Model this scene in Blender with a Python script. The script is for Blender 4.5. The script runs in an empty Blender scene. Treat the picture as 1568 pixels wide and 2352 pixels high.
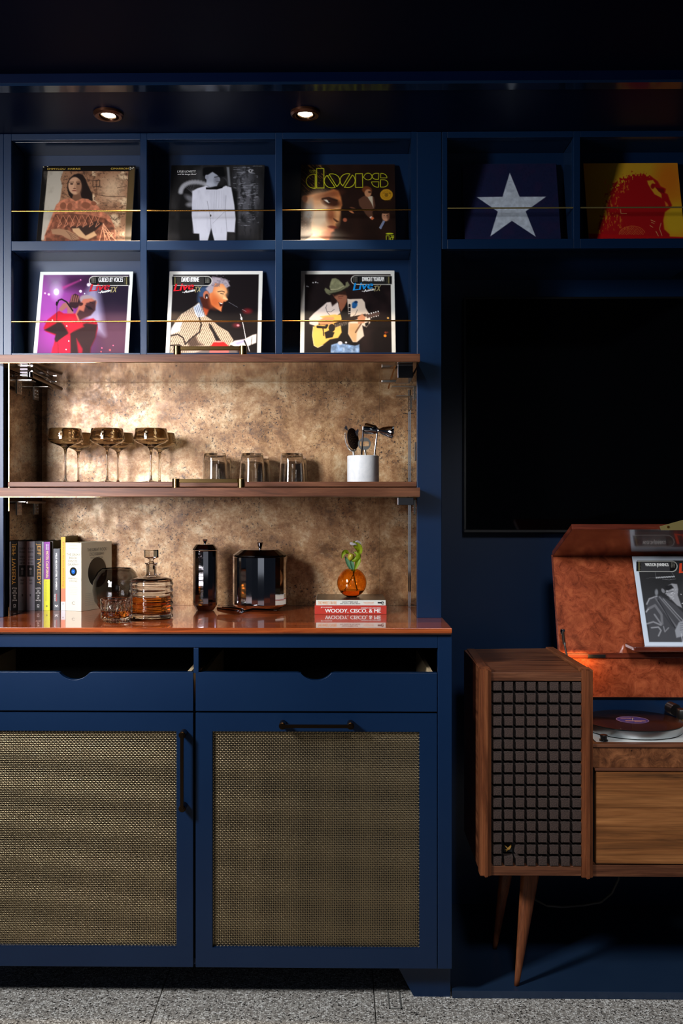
import bpy, bmesh, math, random
import numpy as np
from mathutils import Vector, Matrix
random.seed(7)
# ------------------------------------------------------------------ camera, world, light, exposure
S = bpy.context.scene
COL = S.collection
PI = math.pi
H, F, CX, CY, TH = 1.49, 2250.0, 745.0, 1155.0, 0.0134      # eye height, focal length in px, principal point, yaw
cam = bpy.data.cameras.new('camera'); cam_o = bpy.data.objects.new('camera', cam); COL.objects.link(cam_o)
cam.sensor_fit = 'VERTICAL'; cam.sensor_height = 36.0; cam.lens = 36.0*F/2352
cam.shift_x = (784-CX)/2352; cam.shift_y = (CY-1176)/2352
cam.clip_start = 0.05
cam_o.location = (0, 0, H); cam_o.rotation_euler = (PI/2, 0, TH)
S.camera = cam_o
S.view_settings.view_transform = 'Standard'; S.view_settings.look = 'None'
S.view_settings.gamma = 1; S.view_settings.use_curve_mapping = False
S.view_settings.exposure = 0.0
w = bpy.data.worlds.new('world'); S.world = w; w.use_nodes = True
w.node_tree.nodes['Background'].inputs[0].default_value = (0.55, 0.7, 1.0, 1)
w.node_tree.nodes['Background'].inputs[1].default_value = 0.014

def aim(o, tgt):
    d = Vector(tgt)-o.location
    o.rotation_euler = d.to_track_quat('-Z', 'Y').to_euler()
def area(name, loc, tgt, sx, sy, power, col, spread=180):
    l = bpy.data.lights.new(name, 'AREA'); l.shape = 'RECTANGLE'; l.size = sx; l.size_y = sy
    l.energy = power; l.color = col; l.spread = math.radians(spread)
    o = bpy.data.objects.new(name, l); COL.objects.link(o); o.location = loc; aim(o, tgt); return o
area('window_light', (-1.38, 1.55, 1.80), (-0.68, 3.5, 1.70), 0.50, 0.70, 8.6, (0.97, 0.96, 1.0), 64)
area('key_light', (-1.95, 1.15, 2.42), (0.25, 2.9, 0.55), 0.3, 0.5, 34, (0.93, 0.96, 1.0), 110)
area('room_fill', (0.38, -1.2, 1.6), (0.2, 3.1, 1.0), 1.0, 1.4, 1.3, (0.85, 0.92, 1.0))
area('console_lamp', (0.42, 0.9, 2.35), (1.05, 3.1, 0.9), 0.3, 0.3, 3.0, (0.95, 0.96, 1.0), 50)

def P(px, py, Y):
    "world point on the plane Y seen at a pixel of the 1568 x 2352 frame"
    c, s = math.cos(TH), math.sin(TH)
    q = (px-CX)/F
    X = Y*(q*c-s)/(c+q*s)
    d = -X*s+Y*c
    return Vector((X, Y, H-(py-CY)/F*d))
def X_(px, Y): return P(px, 1155, Y).x
def Z_(py, Y, px=775): return P(px, py, Y).z

# ------------------------------------------------------------------ materials
def lin(c):
    return tuple(((v/255)/12.92 if v/255 <= .04045 else ((v/255+.055)/1.055)**2.4) for v in c)+(1,)
class N:
    def __init__(s, name):
        s.m = bpy.data.materials.new(name); s.m.use_nodes = True
        s.t = s.m.node_tree; s.b = s.t.nodes['Principled BSDF']; s.out = s.t.nodes['Material Output']
    def n(s, ty, **k):
        x = s.t.nodes.new(ty)
        for a, b in k.items(): setattr(x, a, b)
        return x
    def l(s, a, b): s.t.links.new(a, b)
    def coord(s, scale=(1, 1, 1), rot=(0, 0, 0), kind='Object'):
        tc = s.n('ShaderNodeTexCoord'); mp = s.n('ShaderNodeMapping')
        mp.inputs['Scale'].default_value = scale; mp.inputs['Rotation'].default_value = rot
        s.l(tc.outputs[kind], mp.inputs[0]); return mp.outputs[0]
    def noise(s, vec, scale, detail=4, rough=.55, dist=0.):
        x = s.n('ShaderNodeTexNoise'); x.inputs['Scale'].default_value = scale
        x.inputs['Detail'].default_value = detail; x.inputs['Roughness'].default_value = rough
        x.inputs['Distortion'].default_value = dist
        if vec is not None: s.l(vec, x.inputs['Vector'])
        return x.outputs['Fac']
    def ramp(s, fac, stops, interp='LINEAR'):
        r = s.n('ShaderNodeValToRGB'); r.color_ramp.interpolation = interp
        e = r.color_ramp.elements
        while len(e) < len(stops): e.new(.5)
        for i, (p, c) in enumerate(stops):
            e[i].position = p; e[i].color = lin(c) if max(c) > 1 or len(c) == 3 else c
        s.l(fac, r.inputs[0]); return r.outputs[0]
    def mix(s, fac, a, b, mode='MIX'):
        x = s.n('ShaderNodeMix', data_type='RGBA', blend_type=mode)
        for i, v in ((0, fac), (6, a), (7, b)):
            if hasattr(v, 'type') and not isinstance(v, (tuple, list, float, int)): s.l(v, x.inputs[i])
            else: x.inputs[i].default_value = v if not isinstance(v, tuple) or len(v) == 4 else lin(v)
        return x.outputs[2]
    def bump(s, h, strength, dist=.001):
        x = s.n('ShaderNodeBump'); x.inputs['Strength'].default_value = strength; x.inputs['Distance'].default_value = dist
        s.l(h, x.inputs['Height']); s.l(x.outputs[0], s.b.inputs['Normal'])
    def set(s, **k):
        for a, v in k.items():
            i = s.b.inputs[a.replace('_', ' ')]
            if hasattr(v, 'is_linked'): s.l(v, i)
            else: i.default_value = v
        return s
BC = 'Base Color'
def plain(name, c, rough=.5, metal=0., coat=0., **k):
    m = N(name); m.b.inputs[BC].default_value = lin(c); m.b.inputs['Roughness'].default_value = rough
    m.b.inputs['Metallic'].default_value = metal; m.b.inputs['Coat Weight'].default_value = coat
    m.b.inputs['Coat Roughness'].default_value = .05
    for a, v in k.items(): m.b.inputs[a.replace('_', ' ')].default_value = v
    return m.m
def paint_mat(name, c, rough, spread=6, spec=.5):
    m = N(name); v = m.coord()
    col = m.ramp(m.noise(v, 3, 4), [(.3, tuple(max(0, x-spread//2) for x in c)), (.7, tuple(x+spread//2 for x in c))])
    m.l(col, m.b.inputs[BC]); m.b.inputs['Roughness'].default_value = rough
    m.b.inputs['Specular IOR Level'].default_value = spec
    m.bump(m.noise(v, 260, 3), .04, .0005); return m.m
def wood(name, dark, mid, light, axis='X', rough=.35, coat=0., scale=1., figure=1.0):
    m = N(name)
    sc = {'X': (1.2, 14, 14), 'Z': (14, 14, 1.2), 'Y': (14, 1.2, 14)}[axis]
    v = m.coord(tuple(a*scale for a in sc))
    wv = m.noise(v, 2.2, 6, .62, figure)
    col = m.ramp(wv, [(.30, dark), (.48, mid), (.70, light)])
    v2 = m.coord(tuple((a if a < 2*1 else a*9)*scale for a in sc))
    fine = m.ramp(m.noise(v2, 3, 3, .6), [(.35, (120, 120, 120)), (.6, (255, 255, 255))])
    col = m.mix(.45, col, fine, 'MULTIPLY')
    m.l(col, m.b.inputs[BC]); m.b.inputs['Roughness'].default_value = rough
    m.b.inputs['Coat Weight'].default_value = coat; m.b.inputs['Coat Roughness'].default_value = .03
    m.b.inputs['Specular IOR Level'].default_value = .5 if coat else .28
    m.bump(fine, .06, .0004); return m.m
def burl(name, dark, mid, light, rough=.2, coat=.6):
    m = N(name); v = m.coord()
    big = m.noise(v, 7, 5, .6, 1.5)
    col = m.ramp(m.noise(v, 24, 10, .78, 1.1), [(.32, dark), (.47, mid), (.62, light), (.75, tuple(min(255, x+12) for x in light))])
    vo = m.n('ShaderNodeTexVoronoi'); vo.inputs['Scale'].default_value = 34; m.l(v, vo.inputs['Vector'])
    eye = m.ramp(vo.outputs['Distance'], [(.03, (60, 30, 20)), (.13, (255, 255, 255))])
    msk = m.ramp(m.noise(v, 9, 3), [(.5, (0, 0, 0)), (.58, (255, 255, 255))])
    col = m.mix(msk, col, m.mix(1.0, col, eye, 'MULTIPLY'))
    col = m.mix(.5, col, m.ramp(big, [(.35, (150, 120, 105)), (.6, (255, 255, 255))]), 'MULTIPLY')
    m.l(col, m.b.inputs[BC]); m.b.inputs['Roughness'].default_value = rough
    m.b.inputs['Coat Weight'].default_value = coat; m.b.inputs['Coat Roughness'].default_value = .05
    return m.m
def mirror_mat(name, metal, rough, k=1.0):
    m = N(name); v = m.coord()
    g = lambda c: tuple(int(x*k) for x in c)
    a = m.noise(v, 7, 12, .80, .15)
    col = m.ramp(a, [(.38, g((112, 78, 48))), (.465, g((158, 116, 76))), (.53, g((192, 152, 108))), (.63, g((226, 200, 162)))])
    b = m.noise(v, 13, 12, .86, .2)
    col = m.mix(m.ramp(b, [(.50, (0, 0, 0)), (.60, (190, 190, 190))]), col, g((146, 94, 50)))
    c = m.noise(v, 130, 4, .65, .3)
    gate = m.ramp(m.noise(v, 9, 4, .6), [(.42, (40, 40, 40)), (.58, (255, 255, 255))])
    sp = m.mix(1.0, m.ramp(c, [(.555, (0, 0, 0)), (.64, (250, 250, 250))]), gate, 'MULTIPLY')
    col = m.mix(sp, col, g((44, 34, 32)))
    c2 = m.noise(v, 30, 5, .7, .6)
    col = m.mix(m.mix(1.0, m.ramp(c2, [(.55, (0, 0, 0)), (.66, (210, 210, 210))]), gate, 'MULTIPLY'), col, g((78, 62, 54)))
    d = m.ramp(m.noise(v, 10.3, 10, .85, .4), [(.58, (0, 0, 0)), (.64, (160, 160, 160))])
    col = m.mix(d, col, g((84, 72, 66)))
    e = m.ramp(m.noise(v, 46, 8, .85), [(.56, (0, 0, 0)), (.66, (170, 170, 170))])
    col = m.mix(e, col, g((232, 204, 164)))
    m.l(col, m.b.inputs[BC])
    m.b.inputs['Metallic'].default_value = metal
    m.l(m.ramp(b, [(.35, (rough, rough, rough)), (.7, tuple(min(255, int(rough*1.6)) for _ in range(3)))]), m.b.inputs['Roughness'])
    return m.m
def glass(name, c, rough=0., ior=1.45):
    m = N(name); m.b.inputs[BC].default_value = lin(c); m.b.inputs['Roughness'].default_value = rough
    m.b.inputs['IOR'].default_value = ior; m.b.inputs['Transmission Weight'].default_value = 1.
    return m.m
M = {}
M['navy'] = paint_mat('navy_paint', (6, 34, 66), .36, 5, .35)
M['navy_gloss'] = paint_mat('navy_gloss_paint', (18, 36, 62), .12)
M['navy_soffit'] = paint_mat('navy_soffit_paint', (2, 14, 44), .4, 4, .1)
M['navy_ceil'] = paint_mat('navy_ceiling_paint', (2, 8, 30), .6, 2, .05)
M['navy_floor'] = paint_mat('navy_platform_paint', (28, 46, 70), .35)
M['walnut_x'] = wood('walnut_long', (60, 32, 20), (98, 58, 38), (126, 80, 54), 'X', .45)
M['walnut_z'] = wood('walnut_upright', (66, 34, 18), (110, 60, 34), (142, 84, 50), 'Z', .42)
M['walnut_y'] = wood('walnut_deep', (66, 34, 18), (104, 58, 34), (130, 80, 50), 'Y', .42)
M['counter'] = wood('glossy_walnut', (112, 46, 20), (168, 76, 32), (205, 104, 50), 'X', .25, 1.0)
M['stripe'] = wood('striped_walnut', (56, 38, 24), (132, 82, 44), (172, 114, 66), 'X', .4, 0, .8, .5)
M['figured'] = burl('figured_walnut', (56, 30, 18), (104, 62, 36), (140, 88, 54), .35, .2)
M['burl'] = burl('redwood_burl', (84, 34, 20), (146, 68, 40), (174, 90, 54))
M['lid_wood'] = wood('lid_walnut', (72, 28, 18), (104, 44, 28), (124, 58, 38), 'X', .22, .5)
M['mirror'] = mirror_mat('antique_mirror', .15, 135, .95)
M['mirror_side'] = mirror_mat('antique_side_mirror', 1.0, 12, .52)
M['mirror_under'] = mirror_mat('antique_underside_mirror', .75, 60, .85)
M['black'] = plain('black_interior', (8, 8, 9), .8)
M['gap'] = plain('matt_black', (4, 4, 5), .95)
M['brass'] = plain('brass', (190, 140, 70), .25, 1.)
M['brass_old'] = plain('aged_brass', (150, 135, 84), .35, .6)
M['gold'] = plain('gold_enamel', (196, 150, 74), .4, .4)
M['strainer'] = plain('dark_steel', (66, 64, 70), .3, .8)
M['bronze'] = plain('dark_bronze', (70, 54, 38), .3, 1.)
M['chrome'] = plain('chrome', (225, 225, 228), .05, 1.)
M['steel'] = plain('zinc_steel', (190, 186, 178), .28, 1.)
M['dkchrome'] = plain('black_chrome', (150, 147, 152), .05, 1.)
M['gunmetal'] = plain('gunmetal', (80, 78, 80), .12, 1.)
M['alu'] = plain('brushed_aluminium', (190, 195, 198), .3, 1.)
M['white'] = plain('white_lacquer', (205, 208, 205), .3)
M['blackgloss'] = plain('black_gloss', (6, 6, 8), .1)
M['plastic'] = plain('black_plastic', (16, 15, 15), .35)
M['foam'] = None
M['paper'] = plain('page_paper', (215, 205, 185), .8)
M['birch'] = plain('birch_ply', (205, 180, 140), .6)

m = N('foam_rubber'); v = m.coord()
m.l(m.ramp(m.noise(v, 420, 2, .8), [(.35, (22, 15, 12)), (.65, (84, 64, 56))]), m.b.inputs[BC])
m.b.inputs['Roughness'].default_value = .95; m.bump(m.noise(v, 420, 2, .8), .9, .002); M['foam'] = m.m
m = N('white_marble'); v = m.coord()
m.l(m.ramp(m.noise(v, 14, 8, .7, 2.5), [(.3, (150, 152, 158)), (.38, (222, 224, 226)), (.6, (236, 236, 236))]), m.b.inputs[BC])
m.b.inputs['Roughness'].default_value = .3; M['marble'] = m.m
# terrazzo: three sizes of angular chips
m = N('terrazzo'); v = m.coord()
def vor(sc, rnd=1.0):
    x = m.n('ShaderNodeTexVoronoi'); x.inputs['Scale'].default_value = sc; x.inputs['Randomness'].default_value = rnd
    m.l(v, x.inputs['Vector']); return x
v1 = vor(150); sep = m.n('ShaderNodeSeparateColor'); m.l(v1.outputs['Color'], sep.inputs[0])
chip = m.ramp(sep.outputs[0], [(.0, (44, 42, 40)), (.11, (120, 115, 108)), (.34, (176, 170, 162)), (.58, (224, 220, 212)), (.82, (245, 242, 236))], 'CONSTANT')
edge = m.ramp(v1.outputs['Distance'], [(.50, (255, 255, 255)), (.62, (0, 0, 0))])
col = m.mix(edge, (170, 163, 154), chip)
v2 = vor(330); sep2 = m.n('ShaderNodeSeparateColor'); m.l(v2.outputs['Color'], sep2.inputs[0])
chip2 = m.ramp(sep2.outputs[1], [(.0, (60, 57, 54)), (.2, (140, 134, 126)), (.7, (226, 222, 214))], 'CONSTANT')
col = m.mix(m.ramp(sep2.outputs[2], [(.0, (0, 0, 0)), (.72, (255, 255, 255))], 'CONSTANT'), col, chip2)
m.l(col, m.b.inputs[BC]); m.b.inputs['Roughness'].default_value = .45; M['terrazzo'] = m.m
M['grout'] = plain('grey_grout', (150, 146, 140), .8)
M['smoke'] = glass('smoky_glass', (216, 204, 182)); M['smoke2'] = glass('grey_smoke_glass', (216, 213, 209))
M['dsmoke'] = glass('dark_smoke_glass', (170, 170, 170))
M['glass'] = glass('clear_glass', (238, 238, 236)); M['amber'] = glass('amber_glass', (250, 190, 100))
M['whiskey'] = glass('whiskey', (232, 140, 50), 0, 1.36); M['amberwater'] = glass('amber_water', (250, 180, 90), 0, 1.33)
m = N('sleeve_print'); at = m.n('ShaderNodeVertexColor', layer_name='Col'); m.l(at.outputs[0], m.b.inputs[BC])
m.b.inputs['Roughness'].default_value = .32; M['print'] = m.m
M['mesh'] = plain('woven_bronze_wire', (152, 134, 104), .34, 1.)
m = N('lamp_lens'); m.b.inputs['Emission Color'].default_value = (1, .86, .68, 1); m.b.inputs['Emission Strength'].default_value = 14; M['lens'] = m.m
CM = {}
def cm(c, rough=.5):
    k = (c, rough)
    if k not in CM: CM[k] = plain('ink_%02x%02x%02x' % c, c, rough)
    return CM[k]

# ------------------------------------------------------------------ object helpers
ORG = {}
def thing(name, label, cat, loc, group=None):
    o = bpy.data.objects.new(name, None); COL.objects.link(o); o.location = loc; o.empty_display_size = .02
    o['label'] = label; o['category'] = cat
    if group: o['group'] = group
    ORG[o.name] = Vector(loc); return o
def tag(o, label, cat, group=None, kind=None):
    o['label'] = label; o['category'] = cat
    if group: o['group'] = group
    if kind: o['kind'] = kind
    return o
def struct(o, label=None):
    o['kind'] = 'structure'
    if label: o['label'] = label; o['category'] = 'structure'
    return o
def link(name, me, mat, parent=None, smooth=False):
    if mat is not None and not me.materials: me.materials.append(mat)
    if smooth:
        for p in me.polygons: p.use_smooth = True
    o = bpy.data.objects.new(name, me); COL.objects.link(o)
    if parent is not None:
        org = ORG[parent.name]; me.transform(Matrix.Translation(-org)); o.parent = parent; ORG[o.name] = org
    else:                                                  # top level: origin at its base centre
        co = np.empty(len(me.vertices)*3); me.vertices.foreach_get('co', co); co = co.reshape(-1, 3)
        org = Vector(((co[:, 0].min()+co[:, 0].max())/2, (co[:, 1].min()+co[:, 1].max())/2, co[:, 2].min()))
        me.transform(Matrix.Translation(-org)); o.location = org; ORG[o.name] = org
    return o
def from_bm(name, bm, mat, parent=None, smooth=False):
    me = bpy.data.meshes.new(name); bm.normal_update(); bm.to_mesh(me); bm.free(); return link(name, me, mat, parent, smooth)
def bm_box(bm, x0, x1, y0, y1, z0, z1):
    r = bmesh.ops.create_cube(bm, size=1.0)['verts']
    for v_ in r: v_.co = Vector(((x0+x1)/2+v_.co.x*(x1-x0), (y0+y1)/2+v_.co.y*(y1-y0), (z0+z1)/2+v_.co.z*(z1-z0)))
    return r
def box(name, x0, x1, y0, y1, z0, z1, mat, parent=None, bev=.0012):
    bm = bmesh.new(); bm_box(bm, min(x0, x1), max(x0, x1), min(y0, y1), max(y0, y1), min(z0, z1), max(z0, z1))
    if bev: bmesh.ops.bevel(bm, geom=list(bm.edges), offset=bev, segments=2, affect='EDGES', profile=.5)
    return from_bm(name, bm, mat, parent)
def prism(name, pts, d, mat, parent=None, bev=0., smooth=False):
    "extrude a 3D polygon by vector d"
    bm = bmesh.new(); vs = [bm.verts.new(p) for p in pts]; f = bm.faces.new(vs)
    r = bmesh.ops.extrude_face_region(bm, geom=[f])
    bmesh.ops.translate(bm, verts=[e for e in r['geom'] if isinstance(e, bmesh.types.BMVert)], vec=d)
    bmesh.ops.recalc_face_normals(bm, faces=list(bm.faces))
    if bev: bmesh.ops.bevel(bm, geom=list(bm.edges), offset=bev, segments=2, affect='EDGES', profile=.5)
    return from_bm(name, bm, mat, parent, smooth)
def bm_lathe(bm, prof, loc, seg=48, facet=None, closed=False):
    rings = []
    for (r, z) in prof:
        if r < 1e-5: rings.append([bm.verts.new((loc[0], loc[1], loc[2]+z))]); continue
        ring = []
        for i in range(seg):
            a = 2*PI*i/seg; k = facet(a, z) if facet else 1.
            ring.append(bm.verts.new((loc[0]+r*k*math.cos(a), loc[1]+r*k*math.sin(a), loc[2]+z)))
        rings.append(ring)
    n = len(rings)
    for j in range(n-1+(1 if closed else 0)):
        A, B = rings[j], rings[(j+1) % n]
        if len(A) == 1 and len(B) == 1: continue
        for i in range(seg):
            i2 = (i+1) % seg
            if len(A) == 1: bm.faces.new((A[0], B[i2], B[i]))
            elif len(B) == 1: bm.faces.new((A[i], A[i2], B[0]))
            else: bm.faces.new((A[i], A[i2], B[i2], B[i]))
    bmesh.ops.recalc_face_normals(bm, faces=list(bm.faces))
def lathe(name, prof, loc, mat, parent=None, seg=48, facet=None, closed=False, smooth=True, tf=None):
    bm = bmesh.new(); bm_lathe(bm, prof, loc if tf is None else (0, 0, 0), seg, facet, closed)
    if tf is not None: bmesh.ops.transform(bm, matrix=tf, verts=list(bm.verts))
    o = from_bm(name, bm, mat, parent, smooth)
    if smooth:
        try: o.data.set_sharp_from_angle(angle=math.radians(38))
        except Exception: pass
    return o
def frame_to(p, d):
    return Matrix.Translation(p) @ Vector(d).to_track_quat('Z', 'Y').to_matrix().to_4x4()
def bm_rod(bm, a, b, r0, r1=None, seg=16):
    a, b = Vector(a), Vector(b); r1 = r0 if r1 is None else r1; L = (b-a).length
    r = bmesh.ops.create_cone(bm, cap_ends=True, segments=seg, radius1=r0, radius2=r1, depth=L, matrix=frame_to((a+b)/2, b-a))
    return r
def rod(name, a, b, r0, mat, parent=None, r1=None, seg=16):
    bm = bmesh.new(); bm_rod(bm, a, b, r0, r1, seg); o = from_bm(name, bm, mat, parent, True)
    try: o.data.set_sharp_from_angle(angle=math.radians(40))
    except Exception: pass
    return o
def tube(name, pts, r, mat, parent=None, seg=10, taper=None):
    pts = [Vector(p) for p in pts]; bm = bmesh.new(); rings = []
    n = len(pts)
    for i, p in enumerate(pts):
        d = (pts[min(i+1, n-1)]-pts[max(i-1, 0)]).normalized()
        q = d.to_track_quat('Z', 'Y').to_matrix(); rr = r*(taper[i] if taper else 1)
        rings.append([bm.verts.new(p+q @ Vector((rr*math.cos(2*PI*k/seg), rr*math.sin(2*PI*k/seg), 0))) for k in range(seg)])
    for A, B in zip(rings, rings[1:]):
        for k in range(seg): bm.faces.new((A[k], A[(k+1) % seg], B[(k+1) % seg], B[k]))
    bm.faces.new(rings[0][::-1]); bm.faces.new(rings[-1])
    bmesh.ops.recalc_face_normals(bm, faces=list(bm.faces))
    return from_bm(name, bm, mat, parent, True)
def dup(root, loc, label=None):
    r = root.copy(); COL.objects.link(r); r.location = loc; ORG[r.name] = Vector(loc)
    if label: r['label'] = label
    for ch in root.children:
        c = ch.copy(); COL.objects.link(c); c.parent = r
        for g in ch.children:
            d = g.copy(); COL.objects.link(d); d.parent = c
    return r
def text_mesh(s, bold=0.):
    cu = bpy.data.curves.new('t', 'FONT'); cu.body = s; cu.offset = bold; cu.resolution_u = 3; cu.fill_mode = 'FRONT'
    o = bpy.data.objects.new('t', cu); COL.objects.link(o)
    dg = bpy.context.evaluated_depsgraph_get(); dg.update()
    me = bpy.data.meshes.new_from_object(o.evaluated_get(dg)); bpy.data.objects.remove(o); bpy.data.curves.remove(cu)
    return me
def text(s, origin, right, up, wd, ht, mat, parent, bold=0., shear=0., name='lettering', lift=.0006):
    "lettering fitted to a wd x ht box whose lower left corner is origin; printed flat on its surface"
    me = text_mesh(s, 0); n = len(me.vertices); co = np.empty(n*3); me.vertices.foreach_get('co', co); co = co.reshape(-1, 3)
    F_ = [list(p.vertices) for p in me.polygons]; bpy.data.meshes.remove(me)
    a, b = co.min(0), co.max(0); u = (co[:, 0]-a[0])/(b[0]-a[0]); v_ = (co[:, 1]-a[1])/(b[1]-a[1])
    R, U = Vector(right).normalized(), Vector(up).normalized(); Nn = R.cross(U)
    R, U, Nn, O = (np.array(x) for x in (R, U, Nn, Vector(origin)))
    k = 3 if bold else 1; st = bold*1.5*ht; V_, Q = [], []
    for j in range(k):                                     # heavier strokes: the same glyphs again, a hair's breadth aside
        d = (j-(k-1)/2)*st
        V_.append(O+np.outer(u*wd+v_*ht*shear+d, R)+np.outer(v_*ht, U)+Nn*(lift+j*.00003)); Q += [[q+j*n for q in f] for f in F_]
    me = bpy.data.meshes.new(name); me.from_pydata(np.concatenate(V_).tolist(), [], Q)
    return link(name, me, mat, parent)
# ------------------------------------------------------------------ the setting
U, L, WB, NB, CB = 3.145, 2.903, 3.587, 3.517, 3.287   # planes: upper face, lower face, back wall, niche back, cubby back
XL, XR = -1.30, 2.1
CT = H-.369                                              # countertop height
def sx(p): return X_(p, U)
def sz(p): return Z_(p, U)
ZS = H+1.191                                             # soffit underside
struct(box('wall_back', -2.2, XR, WB, WB+.08, 0, 2.75, M['navy'], None, 0))
fl = struct(box('floor', -2.2, XR, -.6, WB, -.06, -.012, M['grout'], None, 0))
fx = [-2.2, X_(378, 3.03)-.0, X_(857, 3.03), XR]
for a, b in zip(fx, fx[1:]):
    for ya, yb in ((-.6, 1.0), (1.0, 2.6), (2.6, 3.587)):
        box('tile', a+.0015, b-.0015, ya+.0015, yb-.0015, -.012, 0, M['terrazzo'], fl, .0008)
cv = thing('floor_outlet_cover', 'small flush rectangular floor cover with a thin metal rim beside the cabinet foot', 'floor cover', (X_(904, 2.95), 2.93, 0))
bm = bmesh.new(); x0, x1, y0, y1 = X_(889, 2.99), X_(918, 2.99), 2.885, 3.0
for q in ((x0, x1, y0, y0+.004), (x0, x1, y1-.004, y1), (x0, x0+.004, y0, y1), (x1-.004, x1, y0, y1)): bm_box(bm, *q, 0, .0016)
from_bm('rim', bm, plain('dull_zinc_rim', (150, 148, 142), .5, .6), cv)
box('plate', x0+.0045, x1-.0045, y0+.0045, y1-.0045, 0, .001, M['terrazzo'], cv, 0)
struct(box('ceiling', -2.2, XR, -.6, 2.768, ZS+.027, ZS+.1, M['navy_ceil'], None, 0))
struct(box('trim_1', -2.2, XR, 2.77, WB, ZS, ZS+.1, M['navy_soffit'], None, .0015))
bm = bmesh.new()
vs = [(-2.2, 2.768, ZS), (-2.2, 2.822, ZS-.0006), (-2.2, 2.822, ZS-.004), (-2.2, 2.768, ZS-.008)]
bm.free()
struct(prism('trim_2', [Vector(v_) for v_ in vs], (XR+2.2, 0, 0), M['navy_gloss']))
struct(box('trim_3', X_(1037, 2.951)+.002, XR, 2.951, WB, 0, .023, M['navy_floor'], None, .001))

# ------------------------------------------------------------------ tall cabinet: record cubbies over mirrored niche
T = thing('display_cabinet', 'navy painted built-in with six record cubbies above a mirrored bar niche', 'cabinet', (-.4, WB-.01, CT))
X0, X1 = XL, sx(1013.5)
zt, z1t, z1b, z2t, z2b, zn = ZS-.001, sz(318.5), sz(551), sz(573), sz(809.5), H+.462
NL, NR = -1.065, .254
cols = [(26, 322), (337, 632), (648, 944)]
nv = M['navy']
box('stile', X0, sx(8), U, U+.022, CT, zt, nv, T)
box('stile', sx(8), sx(26), U, U+.022, zn, zt, nv, T)
box('stile', NR, sx(1013.5), U, U+.022, CT, zt, nv, T)
box('stile', sx(944), NR, U, U+.022, zn, zt, nv, T, 0)
for (a, b) in ((322, 337), (632, 648)): box('stile', sx(a), sx(b), U, U+.021, zn, zt, nv, T)
for (a, b) in cols:
    box('rail', sx(a), sx(b), U, U+.0205, z1t, zt, nv, T)
    box('rail', sx(a), sx(b), U, U+.0205, z2t, z1b, nv, T)
    box('rail', sx(a), sx(b), U, U+.0205, zn, z2b, nv, T)
for (za, zb) in ((z1t-.0, z1t+.02), (z2t, z2t+.02), (zn, zn+.012)):
    box('shelf_board', sx(26), sx(944), U+.0215, CB, za, zb, M['navy_gloss'], T)
box('back_panel', sx(20), sx(950), CB, CB+.012, zn, zt, nv, T, 0)
for p in (26-7, 322, 632, 944):
    wd = {19: 7, 322: 15, 632: 16, 944: 8}[p]
    for (za, zb) in ((z2t+.0205, z1t-.0005), (zn+.0125, z2t-.0005)):
        box('divider', sx(p), sx(p+wd), U+.0215, CB-.0005, za, zb, M['navy_gloss'], T)
box('side_panel', sx(1002), sx(1013.5)-.0003, U+.0225, WB-.001, CT, zt, nv, T)
box('side_panel', X0, X0+.02, U+.0225, WB-.001, CT, zt, nv, T)
zc = zn-.001
seam = X_(871, NB)
MP = lambda n, x0, x1, z0, z1: box(n, x0, x1, NB, NB+.006, z0, z1, M['mirror'], T, 0)
MP('mirror_panel', NL, seam-.0003, CT+.0005, zc); MP('mirror_panel', seam+.0003, NR, CT+.0005, zc)
box('mirror_panel', NL-.007, NL, U+.023, NB+.006, CT+.0005, zc, M['mirror_side'], T, .0006)
box('mirror_panel', NR, NR+.007, U+.023, NB+.006, CT+.0005, zc, M['mirror_side'], T, .0006)
box('polished_edge', NR-.0045, NR-.0005, NB-.05, NB-.046, CT+.001, H+.4, M['chrome'], T, 0)
box('latch', NR-.003, NR-.0002, 3.19, 3.21, Z_(1058, 3.2), Z_(1016, 3.2), M['plastic'], T)
box('clear_catch', NR-.016, NR-.001, 3.20, 3.212, Z_(1393, 3.2), Z_(1385, 3.2), M['glass'], T, .001)
for (a, b) in cols:
    for py in (483, 738):
        z = sz(py-1.5)
        rod('brass_rail', (sx(a)+.0002, U+.004, z), (sx(b)-.0002, U+.004, z), .0027, M['brass'], T)

# shelf in the niche
sh = thing('walnut_shelf', 'thin walnut shelf in the mirrored niche holding the coupes, tumblers and marble crock', 'shelf', (-.4, 3.33, H+.0517))
box('board', NL+.0006, NR-.0006, U+.003, NB-.001, H+.0517, H+.068, M['walnut_x'], sh)

# lift-up doors, both raised, slid back into the niche
def lift_door(lbl, zb, zt_, hx, y0=3.01, y1=3.50):
    t = thing('lift_up_door', lbl, 'cabinet door', (-.4, y0, zb))
    box('panel', NL+.001, NR-.001, y0, y1, zb+.0015, zt_, M['walnut_x'], t, .001)
    box('mirror_panel', NL+.004, NR-.004, y0+.004, y1-.002, zb, zb+.0014, M['mirror_under'], t, 0)
    h = None
    for px in hx:
        c = P(px, 1155, y0+.022)
        lathe('handle_post', [(0, 0), (.0118, 0), (.0118, .0275), (.0108, .0285), (0, .0285)], (c.x, c.y, zt_), M['bronze2'], t, 28)
    a, b = P(hx[0], 1155, y0+.022), P(hx[1], 1155, y0+.022)
    box('handle_bar', a.x+.0112, b.x-.0112, y0+.017, y0+.027, zt_+.0155, zt_+.0275, M['bronze2'], t, .001)
    for px in (hx[0]-2, hx[1]+2):
        c = P(px, 1155, y0+.075)
        lathe('screw_head', [(0, -.002), (.0022, -.0018), (.0032, 0), (0, 0)], (c.x, c.y, zb), M['chrome'], t, 12)
    return t
M['bronze2'] = plain('antique_bronze', (132, 106, 66), .25, 1.)
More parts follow.
